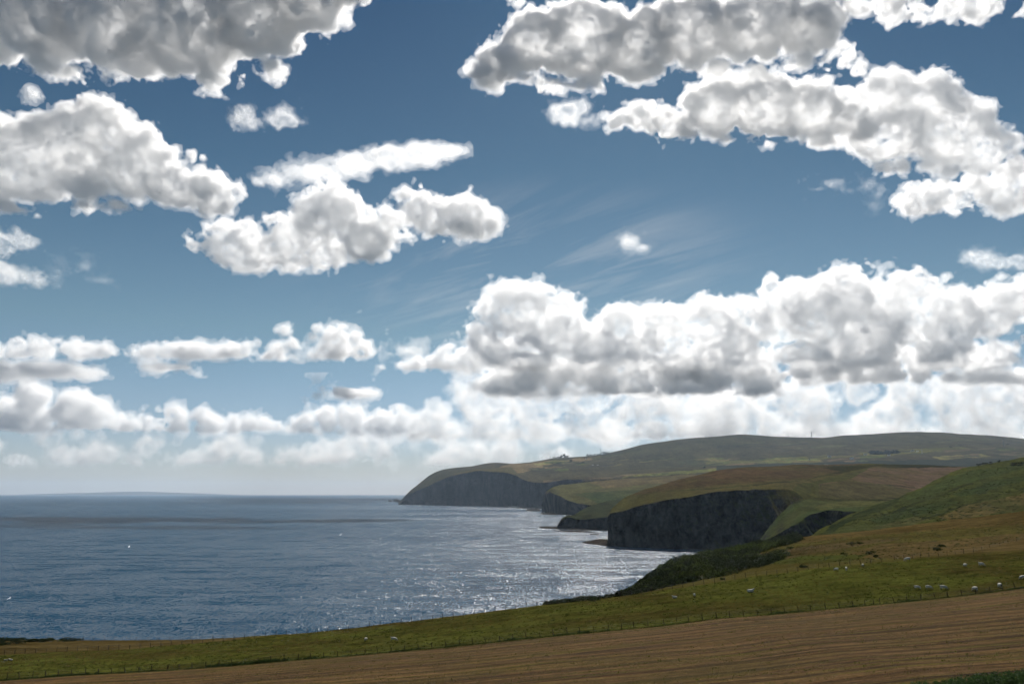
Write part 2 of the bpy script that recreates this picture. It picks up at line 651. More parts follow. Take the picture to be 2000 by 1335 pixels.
sheet("far_headland_hill", 779, 2500, 560, [
    [(770, 984.5, None), (850, 985.5, None), (950, 987.5, None), (1010, 990, None), (1060, 992, None), (1150, 1000, 5100), (1250, 1010, 4300), (1500, 1020, 3500), (2500, 1020, 3300)],
    [(770, 984, 7190), (780, 983, 7180), (800, 962, 7160), (850, 940, 6860), (880, 927, 6740), (930, 919, 6480), (990, 921, 6060), (1010, 932, 5850), (1040, 945, 5500), (1060, 945, 5400), (1100, 936, 5300), (1170, 932, 5300), (1300, 925, 5200), (1500, 922, 4800), (2500, 915, 4600)],
    [(770, 984, 7500), (780, 984, 7500), (800, 960, 7500), (850, 930, 7300), (880, 920, 7250), (930, 914, 7200), (1000, 908, 7100), (1080, 903, 7400), (1200, 905, 7000), (1400, 900, 6600), (1600, 895, 6200), (1800, 885, 6000), (2500, 884, 6000)],
    [(x, y, 8400) for x, y in SKYL],
    [(x, y + 14, 9800) for x, y in SKYL]], [50, 46, 70, 6], m_far, (0.0503, 0.0417, 0.0216), ZFH,
    relief=((26, 700, 4, 3),), cliffs={0: (120, 330, 0.25), 1: (30, 300, 0.2)}, sm=7)

# middle headland
m_mid = land("middle_headland_turf", 70, rock=(0.0237, 0.0184, 0.0154), rock_lo=0.62, rock_hi=0.8, tint=(0.0503, 0.0432, 0.0144), contrast=0.45)
sheet("middle_headland", 1058, 1500, 330, [
    [(1058, 997, None), (1064, 999, None), (1090, 1004, None), (1130, 1005, None), (1200, 1010, None), (1500, 1012, None)],
    [(1058, 988, 4330), (1063, 968, 4260), (1075, 961, 4050), (1090, 965, 3860), (1110, 977, 3730), (1130, 983, 3640), (1200, 986, 3280), (1500, 975, 3200)],
    [(1058, 987, 4380), (1064, 962, 4330), (1080, 952, 4250), (1100, 956, 4150), (1130, 962, 4000), (1200, 962, 3800), (1500, 950, 3600)],
    [(1058, 987, 4500), (1066, 960, 4600), (1080, 950, 4700), (1092, 946, 4750), (1130, 942, 4800), (1200, 936, 4800), (1280, 931, 4700), (1340, 928, 4600), (1500, 925, 4400)],
    [(1058, 995, 4700), (1500, 945, 5000)]], [46, 26, 36, 5], m_mid, (0.0640, 0.0600, 0.0200),
    [([(1150, 940), (1330, 925), (1500, 920), (1500, 945), (1300, 942), (1180, 952)], (0.0888, 0.0662, 0.0298)),
     ([(1120, 965), (1240, 955), (1400, 965), (1400, 990), (1180, 985)], (0.0326, 0.0432, 0.0120))],
    relief=((9, 260, 4, 8),), cliffs={0: (40, 130, 0.3), 1: (25, 110, 0.3)}, sm=5)

# low dark headland with its rock shelf
m_low = land("low_headland_turf", 40, rock=(0.0213, 0.0173, 0.0134), rock_lo=0.66, rock_hi=0.82, tint=(0.0296, 0.0288, 0.0106))
sheet("low_headland", 1088, 1330, 200, [
    [(1088, 1030, None), (1120, 1031, None), (1180, 1034, None), (1330, 1036, None)],
    [(1088, 1027, 2270), (1096, 1014, 2270), (1106, 1008, 2265), (1114, 1008, 2260), (1124, 1012, 2250), (1150, 1012, 2220), (1200, 1008, 2180), (1330, 1000, 2180)],
    [(1088, 1027, 2440), (1097, 1012, 2450), (1108, 1006, 2460), (1116, 1006, 2480), (1124, 1004, 2500), (1140, 993, 2600), (1156, 985, 2700), (1170, 982, 2750), (1190, 977, 2800), (1330, 970, 2900)],
    [(1088, 1030, 2600), (1330, 985, 3100)]], [34, 24, 4], m_low, (0.0250, 0.0290, 0.0130), relief=((3.5, 90, 4, 18),), cliffs={0: (42, 80, 0.3)}, sm=3)
m_rock = land("wet_rock", 12, tint=(0.02, 0.018, 0.017), rock=(0.0202, 0.0167, 0.0130), rock_lo=2, rock_hi=3)


def shelf(name, x0, x1, near, far, hgt, n=120, s=1):
    """a low tongue of wave-cut rock lying in the water"""
    xs_ = np.linspace(x0, x1, n)
    t = np.linspace(0, 1, n)
    yn = np.interp(t, np.linspace(0, 1, len(near)), near)
    yf = np.interp(t, np.linspace(0, 1, len(far)), far)
    rowsn = 14
    V = np.zeros((rowsn, n, 3))
    for k in range(rowsn):
        q = k / (rowsn - 1)
        py = yn * (1 - q) + yf * q
        Y = ysea(xs_, py)
        x, y, z = ray(xs_, py)
        V[k, :, 0], V[k, :, 1] = x * Y / y, Y
        prof = math.sin(math.pi * q) ** 0.5 * np.sin(np.pi * t) ** 0.35
        V[k, :, 2] = -2 + (hgt + 2) * prof * (0.72 + 0.5 * fbm(V[k, :, 0], V[k, :, 1], hgt * 7, 4, s, 0.65, True))
    idx = np.arange(rowsn * n).reshape(rowsn, n)
    qd = np.stack([idx[:-1, :-1], idx[:-1, 1:], idx[1:, 1:], idx[1:, :-1]], -1).reshape(-1, 4)
    return mesh_obj(name, V.reshape(-1, 3), qd, m_rock)


for args, lab in (
        (("rock_shelf", 1050, 1200, (1031, 1035, 1037), (1027, 1029, 1028), 4.5, 160, 2), "long flat dark rock shelf running out from the low headland"),
        (("rock_shelf", 1072, 1168, (1036, 1038.5, 1040), (1034, 1036, 1037), 2.6, 90, 7), "thin strip of dark rocks in the water just off the low headland's shelf"),
        (("rock_shelf", 1136, 1200, (1060, 1064, 1069), (1058, 1052, 1050), 4.0, 120, 3), "pointed rock ledge at the foot of the nearest tall cliff"),
        (("rock_shelf", 1150, 1172, (1043.5, 1044), (1041.5, 1041), 2.0, 40, 9), "small black rock alone in the water near the tall cliff"),
        (("rock_shelf", 1026, 1056, (997, 998), (994.5, 994), 9, 50, 4), "black rocks in the sea off the middle headland"),
        (("rock_shelf", 1054, 1120, (1004, 1006), (1001, 1002), 7, 60, 5), "low dark reef at the foot of the middle headland"),
        (("rock_shelf", 1008, 1064, (992, 993), (990.3, 990.8), 9, 60, 6), "dark reef under the far headland's inner cove"),
        (("skerry", 768, 782, (979, 981), (976.5, 977), 26, 40, 12), "sharp rock stack touching the tip of the far headland"),
        (("skerry", 758, 766, (979, 979.5), (977, 977), 14, 30, 14), "outermost small skerry off the far headland's tip")):
    tag(shelf(*args), lab, "rocks", "sea rocks and ledges")

# near tall cliff with the plateau and fields above it
m_cliff = land("cliff_and_moor", 22, rock=(0.0367, 0.0322, 0.0264), rock_lo=0.55, rock_hi=0.75, tint=(0.0503, 0.0461, 0.0134), contrast=0.42, bump=0.5)
ZC = [([(1180, 975), (1300, 925), (1390, 912), (1560, 900), (1700, 900), (1640, 925), (1560, 935), (1400, 945), (1250, 965)], (0.0532, 0.0363, 0.0186)),
      ([(1240, 985), (1300, 958), (1400, 946), (1560, 934), (1620, 930), (1560, 955), (1400, 966), (1240, 992)], (0.0639, 0.0544, 0.0216)),
      ([(1540, 960), (1560, 945), (1640, 928), (1700, 918), (1690, 940), (1640, 945), (1700, 975), (1560, 975)], (0.0453, 0.0467, 0.0151)),
      ([(1700, 908), (1760, 903), (1920, 903), (1880, 925), (1780, 965), (1720, 972), (1600, 975), (1600, 945), (1660, 935), (1690, 920)], (0.0826, 0.0560, 0.0367)),
      ([(1600, 948), (1650, 936), (1720, 945), (1780, 955), (1760, 980), (1600, 980)], (0.0559, 0.0478, 0.0216)),
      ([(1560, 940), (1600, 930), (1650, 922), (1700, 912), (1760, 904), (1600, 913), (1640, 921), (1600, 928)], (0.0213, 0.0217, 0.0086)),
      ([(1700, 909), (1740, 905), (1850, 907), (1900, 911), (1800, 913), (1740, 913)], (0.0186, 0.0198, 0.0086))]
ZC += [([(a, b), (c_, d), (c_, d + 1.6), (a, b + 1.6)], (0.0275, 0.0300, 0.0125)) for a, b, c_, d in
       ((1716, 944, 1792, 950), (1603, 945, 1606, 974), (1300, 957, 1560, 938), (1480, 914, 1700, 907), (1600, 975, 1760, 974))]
ZC += [([(1370, 925), (1470, 913), (1560, 911), (1500, 925), (1400, 935)], (0.0625, 0.0400, 0.0200))]
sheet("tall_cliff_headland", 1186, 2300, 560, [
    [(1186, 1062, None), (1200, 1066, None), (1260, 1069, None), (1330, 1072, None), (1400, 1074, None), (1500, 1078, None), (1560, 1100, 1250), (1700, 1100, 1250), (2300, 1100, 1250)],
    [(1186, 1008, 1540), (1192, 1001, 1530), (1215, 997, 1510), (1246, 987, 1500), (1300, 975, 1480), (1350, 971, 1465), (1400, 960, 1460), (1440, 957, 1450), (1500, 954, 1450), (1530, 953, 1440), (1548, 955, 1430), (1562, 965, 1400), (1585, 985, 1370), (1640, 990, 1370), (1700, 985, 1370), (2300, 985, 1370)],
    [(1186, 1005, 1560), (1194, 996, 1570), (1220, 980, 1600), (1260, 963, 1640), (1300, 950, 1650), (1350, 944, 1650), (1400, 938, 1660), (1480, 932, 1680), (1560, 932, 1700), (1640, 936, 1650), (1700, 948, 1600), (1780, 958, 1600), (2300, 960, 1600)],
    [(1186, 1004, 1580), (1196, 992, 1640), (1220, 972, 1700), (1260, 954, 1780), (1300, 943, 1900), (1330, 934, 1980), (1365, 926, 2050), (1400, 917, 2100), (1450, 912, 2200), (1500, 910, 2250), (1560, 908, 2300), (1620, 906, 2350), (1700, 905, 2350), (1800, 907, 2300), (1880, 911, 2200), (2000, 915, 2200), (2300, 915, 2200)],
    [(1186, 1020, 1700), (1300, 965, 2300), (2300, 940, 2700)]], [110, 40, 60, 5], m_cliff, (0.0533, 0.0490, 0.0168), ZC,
    relief=((3.0, 120, 5, 28), (0.8, 14, 3, 4)), cliffs={0: (22, 55, 0.4)}, sm=3)

# green spur between two ravines, dark rock face on its left
m_spur = land("ravine_turf", 16, rock=(0.0178, 0.0167, 0.0130), rock_lo=0.50, rock_hi=0.68, tint=(0.0503, 0.0490, 0.0168), contrast=0.4, bump=0.6)
sheet("green_spur", 1478, 2000, 420, [
    [(1478, 1080, 1300), (1560, 1100, 1150), (2000, 1120, 1050)],
    [(1478, 1066, 1310), (1500, 1052, 1260), (1540, 1030, 1190), (1580, 1005, 1190), (1615, 996, 1190), (1640, 997, 1160), (1680, 1000, 1120), (1740, 990, 1100), (2000, 1000, 1050)],
    [(1478, 1062, 1320), (1500, 1034, 1310), (1530, 1006, 1300), (1560, 988, 1300), (1600, 985, 1300), (1650, 982, 1290), (1720, 976, 1260), (2000, 980, 1250)],
    [(1478, 1060, 1330), (1500, 1031, 1325), (1520, 1007, 1330), (1535, 993, 1340), (1550, 980, 1360), (1570, 974, 1390), (1600, 971, 1400), (1650, 974, 1400), (1730, 977, 1400), (2000, 980, 1400)],
    [(1478, 1080, 1400), (1600, 1000, 1480), (2000, 1000, 1480)]], [70, 34, 24, 4], m_spur, (0.0343, 0.0450, 0.0144),
    [([(1570, 990), (1650, 978), (1770, 977), (1760, 985), (1650, 990), (1600, 996)], (0.0622, 0.0634, 0.0202)),
     ([(1540, 980), (1575, 968), (1640, 971), (1760, 975), (1760, 979), (1640, 978), (1575, 975), (1545, 986)], (0.0154, 0.0173, 0.0077)),
     ([(1500, 1035), (1560, 990), (1600, 985), (1560, 1010), (1510, 1050)], (0.0444, 0.0490, 0.0168))],
    relief=((2.2, 60, 5, 38),), cliffs={0: (34, 46, 0.35), 1: (14, 50, 0.4), 2: (5, 26, 0.5)}, sm=3)

# bracken hillside rising to the right
m_hill = land("bracken_hillside", 10, rock=(0.0207, 0.0190, 0.0134), rock_lo=0.4, rock_hi=0.55, tint=(0.034, 0.040, 0.012), contrast=0.5, bump=0.8, amt=0.75, streak=(1, 0.6, 1))
sheet("bracken_hillside", 1555, 2400, 500, [
    [(1555, 1110, 560), (1700, 1110, 520), (2400, 1080, 480)],
    [(1555, 1066, 640), (1600, 1052, 680), (1700, 1040, 700), (1800, 1030, 700), (2000, 1010, 700), (2400, 1000, 650)],
    [(1555, 1060, 740), (1600, 1040, 800), (1650, 1022, 850), (1700, 1010, 880), (1800, 985, 900), (1900, 965, 900), (2000, 950, 900), (2400, 930, 850)],
    [(1555, 1058, 790), (1590, 1046, 850), (1610, 1030, 900), (1640, 1012, 980), (1690, 994, 1080), (1740, 974, 1130), (1760, 968, 1140), (1800, 950, 1200), (1850, 926, 1300), (1880, 914, 1320), (1920, 906, 1300), (1960, 900, 1280), (2000, 893, 1250), (2400, 880, 1200)],
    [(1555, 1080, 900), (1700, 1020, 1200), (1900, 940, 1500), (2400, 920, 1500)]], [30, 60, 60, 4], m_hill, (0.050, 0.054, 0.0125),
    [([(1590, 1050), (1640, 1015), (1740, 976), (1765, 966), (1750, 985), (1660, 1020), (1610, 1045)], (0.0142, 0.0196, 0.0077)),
     ([(1600, 1048), (1700, 1030), (1800, 1008), (1830, 1012), (1760, 1030), (1640, 1050)], (0.0651, 0.0605, 0.0216)),
     ([(1760, 970), (1860, 930), (2000, 900), (2000, 915), (1870, 950), (1780, 985)], (0.0426, 0.0547, 0.0154)),
     ([(1830, 1010), (1900, 985), (2000, 965), (2100, 950), (2100, 975), (1960, 1000), (1860, 1022)], (0.085, 0.066, 0.022)),
     ([(1700, 1018), (1780, 990), (1850, 975), (1880, 982), (1790, 1008), (1720, 1026)], (0.028, 0.040, 0.012)),
     ([(1860, 965), (1930, 940), (2010, 925), (2010, 935), (1930, 958), (1880, 972)], (0.030, 0.042, 0.013)),
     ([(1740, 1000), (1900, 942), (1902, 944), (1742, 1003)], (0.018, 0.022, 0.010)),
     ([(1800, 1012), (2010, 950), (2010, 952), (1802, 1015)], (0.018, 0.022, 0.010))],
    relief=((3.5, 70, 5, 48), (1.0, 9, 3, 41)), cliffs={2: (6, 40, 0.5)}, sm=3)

# foreground: ridge, pasture and mown field
FB = [(-500, 1364), (0, 1329), (150, 1318), (324, 1309), (450, 1300), (585, 1288), (689, 1280), (789, 1271), (870, 1264), (1029, 1247), (1188, 1232), (1298, 1222), (1400, 1208), (1508, 1200), (1613, 1190), (1690, 1183), (1800, 1172), (1908, 1160), (2000, 1148), (2500, 1100)]
FM = [(-500, 1310), (15, 1278), (72, 1275), (170, 1270), (250, 1266), (315, 1260), (387, 1254), (471, 1247), (570, 1238), (654, 1231), (754, 1217), (894, 1205), (996, 1191), (1041, 1185), (1200, 1165), (1264, 1156), (1366, 1142), (1432, 1132), (1474, 1125), (1538, 1118), (1605, 1108), (1690, 1100), (1735, 1096), (1840, 1087), (2000, 1078), (2500, 1040)]
RIDGE = [(-500, 1262, 240), (0, 1248, 232), (120, 1249, 230), (330, 1249, 225), (400, 1248, 212), (480, 1243, 200), (570, 1237, 192), (654, 1230, 190), (754, 1216, 190), (894, 1204, 190), (996, 1190, 190), (1060, 1182, 200), (1120, 1172, 230), (1200, 1163, 250), (1225, 1155, 270), (1240, 1146, 290), (1262, 1127, 320), (1300, 1107, 360), (1340, 1094, 390), (1400, 1083, 410), (1440, 1076, 420), (1500, 1062, 430), (1540, 1052, 430), (1580, 1046, 430), (1700, 1035, 430), (1800, 1022, 430), (1900, 1010, 430), (2000, 997, 430), (2500, 950, 420)]
m_past = land("pasture_grass", 3.2, rock_lo=-1, rock_hi=-.9, tint=(0.0320, 0.0232, 0.0072), contrast=0.55, amt=0.7, bump=0.45, streak=(0.5, 1.1, 1))
ZP = [([(-600, 1400)] + FM + [(2600, 900), (-600, 900)], (0.0590, 0.0518, 0.0138)),
      ([(-600, 1330)] + FM[:8] + [(471, 1200), (-600, 1200)], (0.0619, 0.0460, 0.0180)),
      ([(1560, 1060), (1700, 1045), (2100, 1015), (2100, 985), (1560, 1030)], (0.0732, 0.0518, 0.0173)),
      ([(1640, 1085), (1720, 1062), (1900, 1050), (2100, 1030), (2100, 1065), (1900, 1078), (1760, 1090)], (0.0759, 0.0542, 0.0214)),
      ([(1600, 1100), (1660, 1095), (1700, 1080), (1560, 1085), (1500, 1100)], (0.0394, 0.0471, 0.0104)),
      ([(1480, 1080), (1560, 1068), (1700, 1054), (1760, 1052), (1700, 1062), (1600, 1078), (1500, 1096)], (0.0674, 0.0501, 0.0228)),
      ([(1206, 1166), (1225, 1148), (1262, 1122), (1300, 1102), (1345, 1088), (1400, 1077), (1450, 1069), (1500, 1057), (1560, 1044), (1562, 1056), (1510, 1070), (1480, 1080), (1478, 1090), (1500, 1088), (1538, 1080), (1536, 1090), (1490, 1106), (1440, 1116), (1400, 1126), (1330, 1140), (1250, 1158)], (0.0208, 0.0240, 0.0096))]
sheet("pasture_and_ridge", -450, 2450, 900, [
    [(x, y, 143) for x, y in FB],
    [(x, y, 185) for x, y in FM],
    [(-500, 1290, 205), (0, 1262, 205), (330, 1256, 205), (480, 1246, 192), (570, 1238, 187), (1041, 1184.5, 187), (1200, 1163.5, 210), (1330, 1138, 260), (1450, 1118, 300), (1480, 1105, 320), (1535, 1085, 340), (1700, 1074, 320), (1850, 1062, 320), (2000, 1046, 320), (2500, 1000, 300)],
    RIDGE,
    [(x, y + (4 if x < 1250 else 1.5), Y + 16) for x, y, Y in RIDGE],
    [(x, 1300 if x < 1350 else 1150, Y + 90) for x, y, Y in RIDGE],
    [(x, 1420 if x < 1350 else 1200, Y + 140) for x, y, Y in RIDGE]], [90, 46, 50, 8, 8, 4], m_past, (0.0500, 0.0540, 0.0110), ZP,
    relief=((0.35, 30, 4, 58), (0.10, 3, 3, 51)), sm=5, warp=3)
PAST = SHEETS["pasture_and_ridge"]

# mown field between the camera and the near fence
fxy = curve([(x, y, 143) for x, y in FB], np.linspace(-450, 2450, 900), 5)


def field_material():
    m, t, b = newmat("mown_stubble")
    N, L = t.nodes.new, t.links.new
    g = N("ShaderNodeNewGeometry")

    def noise(vs, det, rough=0.6, dist=0.0, rot=0.03):
        mp = N("ShaderNodeMapping")
        mp.inputs['Rotation'].default_value = (0, 0, rot)
        mp.inputs['Scale'].default_value = vs
        L(g.outputs['Position'], mp.inputs[0])
        n = N("ShaderNodeTexNoise")
        n.inputs['Scale'].default_value = 1
        n.inputs['Detail'].default_value = det
        n.inputs['Roughness'].default_value = rough
        n.inputs['Distortion'].default_value = dist
        L(mp.outputs[0], n.inputs[0])
        return n.outputs[0]

    def rng_(src, a, b_, c=0.0, d=1.0):
        r = N("ShaderNodeMapRange")
        for i, v in enumerate((a, b_, c, d)):
            r.inputs[i + 1].default_value = v
        L(src, r.inputs[0])
        return r.outputs[0]
    rows = noise((0.012, 0.42, 0.0), 4, 0.65)
    rows2 = noise((0.022, 1.05, 0.0), 5, 0.72)
    fine = noise((2.2, 4.5, 1.0), 7, 0.75)
    big = noise((0.03, 0.09, 0.0), 4)
    clump = noise((0.55, 1.3, 0.6), 6, 0.7)

    def mix(f, a, c):
        x = N("ShaderNodeMix")
        x.data_type = 'RGBA'
        L(f, x.inputs[0])
        for i, v in ((6, a), (7, c)):
            if isinstance(v, tuple):
                x.inputs[i].default_value = (*v, 1)
            else:
                L(v, x.inputs[i])
        return x.outputs[2]
    sy = N("ShaderNodeSeparateXYZ")
    L(g.outputs['Position'], sy.inputs[0])

    def mth(op, a, b_=None):
        q = N("ShaderNodeMath")
        q.operation = op
        for i, v in enumerate((a, b_)):
            if v is None:
                continue
            if isinstance(v, (int, float)):
                q.inputs[i].default_value = v
            else:
                L(v, q.inputs[i])
        return q.outputs[0]
    warp = noise((0.02, 0.25, 0.0), 3)
    clump2 = noise((0.045, 0.5, 0.0), 4, 0.65)
    ph = mth('ADD', mth('ADD', mth('MULTIPLY', sy.outputs[1], 2 * math.pi / 3.6), mth('MULTIPLY', sy.outputs[0], 0.05)), mth('MULTIPLY', warp, 9.0))
    swath = mth('SINE', ph)
    c1 = mix(rng_(rows, 0.42, 0.58), (0.0439, 0.0225, 0.0075), (0.0948, 0.0517, 0.0178))
    c2 = mix(rng_(rows2, 0.51, 0.58, 0, 0.95), c1, (0.0702, 0.0569, 0.0076))
    c2 = mix(mth('MULTIPLY', rng_(swath, 0.2, 0.95, 0, 0.8), rng_(clump2, 0.35, 0.6)), c2, (0.1316, 0.0758, 0.0274))
    c2 = mix(mth('MULTIPLY', rng_(swath, -0.45, -0.97, 0, 0.9), rng_(clump2, 0.62, 0.38)), c2, (0.0263, 0.0158, 0.0053))
    c3 = mix(rng_(rows2, 0.36, 0.46, 0.95, 0), c2, (0.0155, 0.0095, 0.0038))
    c4 = mix(rng_(big, 0.52, 0.66, 0, 0.55), c3, (0.0464, 0.0366, 0.0057))
    k = N("ShaderNodeMath")
    k.operation = 'MULTIPLY'
    L(rng_(fine, 0.3, 0.7, 0.45, 1.5), k.inputs[0])
    L(rng_(clump, 0.3, 0.7, 0.6, 1.35), k.inputs[1])
    s = N("ShaderNodeVectorMath")
    s.operation = 'SCALE'
    L(c4, s.inputs[0])
    L(k.outputs[0], s.inputs['Scale'])
    L(s.outputs[0], b.inputs['Base Color'])
    b.inputs['Roughness'].default_value = 1
    b.inputs['Specular IOR Level'].default_value = 0.05
    h = N("ShaderNodeMath")
    h.operation = 'ADD'
    L(rows2, h.inputs[0])
    L(fine, h.inputs[1])
    bm = N("ShaderNodeBump")
    bm.inputs['Distance'].default_value = 0.22
    L(h.outputs[0], bm.inputs['Height'])
    L(bm.outputs[0], b.inputs['Normal'])
    return m


NY = 420
tt = np.linspace(0, 1, NY)
FV = np.zeros((NY, 900, 3))
for k_, t_ in enumerate(tt):
    y_ = -70 + (143.4 - (-70)) * t_
    FV[k_, :, 0] = fxy[:, 0]
    FV[k_, :, 1] = y_
    zf = fxy[:, 2] - (y_ - 143.4) * 0.085
    FV[k_, :, 2] = zf
FV[:, :, 2] += 0.10 * fbm(FV[:, :, 0] * 0.06, FV[:, :, 1], 1.8, 3, 5) + 0.25 * fbm(FV[:, :, 0], FV[:, :, 1], 25, 3, 6) * np.clip((143.4 - FV[:, :, 1]) / 10, 0, 1)
FV[-1, :, 2] -= 0.05
idx = np.arange(NY * 900).reshape(NY, 900)
qd = np.stack([idx[:-1, :-1], idx[:-1, 1:], idx[1:, 1:], idx[1:, :-1]], -1).reshape(-1, 4)
field = mesh_obj("mown_field", FV.reshape(-1, 3), qd, field_material(), smooth=True)
field['kind'] = 'structure'

# ------------------------------------------------------------------ vegetation
M_WOOD = simple("weathered_post_wood", (0.060, 0.048, 0.038), var=0.4, scale=4)
M_WIRE = simple("galvanised_wire", (0.12, 0.12, 0.12), rough=0.6)
M_STRAIN = simple("strainer_post_wood", (0.045, 0.036, 0.028), var=0.4, scale=4)


def leafmat(name, col, tr=0.35):
    m, t, b = newmat(name)
    N, L = t.nodes.new, t.links.new
    g = N("ShaderNodeNewGeometry")
    n = N("ShaderNodeTexNoise")
    n.inputs['Scale'].default_value = 0.35
    n.inputs['Detail'].default_value = 6
    n.inputs['Roughness'].default_value = 0.7
    L(g.outputs['Position'], n.inputs[0])
    r = N("ShaderNodeMapRange")
    r.inputs[1].default_value, r.inputs[2].default_value = 0.3, 0.7
    r.inputs[3].default_value, r.inputs[4].default_value = 0.45, 1.7
    L(n.outputs[0], r.inputs[0])
    s = N("ShaderNodeVectorMath")
    s.operation = 'SCALE'
    s.inputs[0].default_value = col
    L(r.outputs[0], s.inputs['Scale'])
    L(s.outputs[0], b.inputs['Base Color'])
    b.inputs['Roughness'].default_value = 0.8
    b.inputs['Specular IOR Level'].default_value = 0.15
    tl = N("ShaderNodeBsdfTranslucent")
    L(s.outputs[0], tl.inputs[0])
    mx = N("ShaderNodeMixShader")
    mx.inputs[0].default_value = tr
    L(b.outputs[0], mx.inputs[1])
    L(tl.outputs[0], mx.inputs[2])
    L(mx.outputs[0], t.nodes["Material Output"].inputs[0])
    return m


M_GORSE = leafmat("gorse_leaves", (0.017, 0.027, 0.007), .2)
M_GORSE2 = leafmat("gorse_leaves_lit", (0.060, 0.080, 0.014), .3)  # brighter gorse colour: sunlight on the tops put into scattered leaves
M_WEED = leafmat("weed_leaves", (0.030, 0.048, 0.014))
M_NETTLE = leafmat("nettle_leaves", (0.034, 0.062, 0.018), 0.4)
M_GRASS = leafmat("dry_grass_blades", (0.14, 0.115, 0.045), 0.4)
M_TREE = leafmat("tree_leaves", (0.012, 0.018, 0.009), 0.0)
M_BARK = simple("bark", (0.05, 0.04, 0.03))


def leaves(cent, rad, n, size, rs, flat=1.0, up=0.0):
    """n leaf faces spread through ellipsoid shells; returns verts, quads"""
    cent = np.atleast_2d(cent)
    rad = np.atleast_2d(rad)
    k = rs.integers(0, len(cent), n) if len(cent) > 1 else np.zeros(n, int)
    d = rs.standard_normal((n, 3))
    d /= np.linalg.norm(d, axis=1)[:, None]
    d[:, 2] = np.abs(d[:, 2]) * 0.9 - 0.1
    rr = rs.uniform(0.55, 1.08, n) ** 0.7
    c = cent[k] + d * rad[k] * rr[:, None]
    a = rs.standard_normal((n, 3))
    a[:, 2] += up
    a /= np.linalg.norm(a, axis=1)[:, None]
    b = np.cross(a, rs.standard_normal((n, 3)))
    b /= np.linalg.norm(b, axis=1)[:, None]
    s = size * rs.uniform(0.5, 1.3, n)[:, None]
    V = np.stack([c - a * s, c - b * s * .55, c + a * s, c + b * s * .55], 1).reshape(-1, 3)
    return V, np.arange(4 * n).reshape(n, 4)


def scatter_on(V, poly, n, rs, offs=0.0):
    """random points of a terrain sheet whose picture lies inside a region"""
    PX, PY = project(V)
    idx_ = np.flatnonzero(inside(PX, PY, poly).ravel())
    pts = V.reshape(-1, 3)[idx_]
    # even out by ground area: weight with distance squared
    wgt = pts[:, 1] ** 2
    pick = rs.choice(len(pts), n, p=wgt / wgt.sum())
    return pts[pick]


def bush(name, loc, r, h, n=420, size=0.22, mats=(M_GORSE, M_GORSE2), seed=0, label=None, cat="bush", group=None):
    rs = np.random.default_rng(seed)
    m = 6
    cc = np.stack([rs.uniform(-.6, .6, m) * r, rs.uniform(-.6, .6, m) * r, rs.uniform(.1, .5, m) * h], -1)
    rr = np.stack([rs.uniform(.4, .65, m) * r, rs.uniform(.4, .65, m) * r, rs.uniform(.4, .7, m) * h], -1)
    V, Q = leaves(cc, rr, n, size, rs)
    root = empty(name, loc)
    tag(root, label, cat, group)
    k = int(n * .7)
    mb = MB()
    for j in range(5):
        a = rs.uniform(0, 6.28)
        mb.tube([(0, 0, -0.3), (math.cos(a) * r * .25, math.sin(a) * r * .25, h * .35), (math.cos(a) * r * .5, math.sin(a) * r * .5, h * .7)], [.08, .05, .02], 5)
    mb.build("stem", M_BARK, root)
    o = mesh_obj("foliage", V, Q, mats[0], root)
    if mats[1]:
        o.data.materials.append(mats[1])
        o.data.polygons.foreach_set('material_index', (rs.uniform(size=n) > .7).astype(np.int32))
    return root


# the dark gorse thicket on the brow above the sea
rs = np.random.default_rng(77)
TH = [(1206, 1164), (1225, 1150), (1262, 1126), (1300, 1106), (1345, 1092), (1400, 1081), (1450, 1073), (1500, 1061), (1560, 1046), (1562, 1056), (1510, 1070), (1480, 1080), (1478, 1090), (1500, 1088), (1538, 1080), (1536, 1090), (1490, 1106), (1440, 1116), (1400, 1126), (1330, 1140), (1250, 1158)]
pts = scatter_on(PAST, TH, 760, rs)
rad = np.stack([rs.uniform(1.8, 4.4, 760), rs.uniform(1.8, 4.4, 760), rs.uniform(2.0, 4.8, 760)], -1)
lowend = np.clip((pts[:, 0] - 40) / 40, 0.35, 1)[:, None]
rad = rad * lowend
V, Q = leaves(pts, rad, 230000, 0.27, rs)
th = mesh_obj("gorse_thicket", V, Q, M_GORSE)
th.data.materials.append(M_GORSE2)
PXs, PYs = project(V.reshape(-1, 4, 3)[:, 0])
th.data.polygons.foreach_set('material_index', ((fbm(V.reshape(-1, 4, 3)[:, 0, 0], V.reshape(-1, 4, 3)[:, 0, 1], 18, 3, 9) + rs.uniform(-.5, .5, len(Q))) > .22).astype(np.int32))
tag(th, "dense dark gorse thicket covering the brow above the sea", "gorse", kind="stuff")

# scrub along the sea edge
for poly, n_, nm, lab, sz in (([(1062, 1180), (1100, 1172), (1206, 1160), (1206, 1168), (1130, 1176), (1075, 1184)], 70, "gorse_scrub", "low dark gorse scrub where the pasture meets the sea", 0.9),
                              ([(-60, 1262), (-60, 1247), (60, 1246), (160, 1248), (160, 1251), (60, 1254), (0, 1260)], 90, "gorse_scrub", "low dark gorse scrub at the far left of the sea edge", 0.8)):
    pts = scatter_on(PAST, poly, n_, rs)
    rad = np.stack([rs.uniform(.9, 2.0, n_), rs.uniform(.9, 2.0, n_), rs.uniform(.6, 1.35, n_)], -1) * sz
    V, Q = leaves(pts, rad, n_ * 260, 0.14, rs)
    o = mesh_obj(nm, V, Q, M_GORSE)
    tag(o, lab, "gorse", kind="stuff")

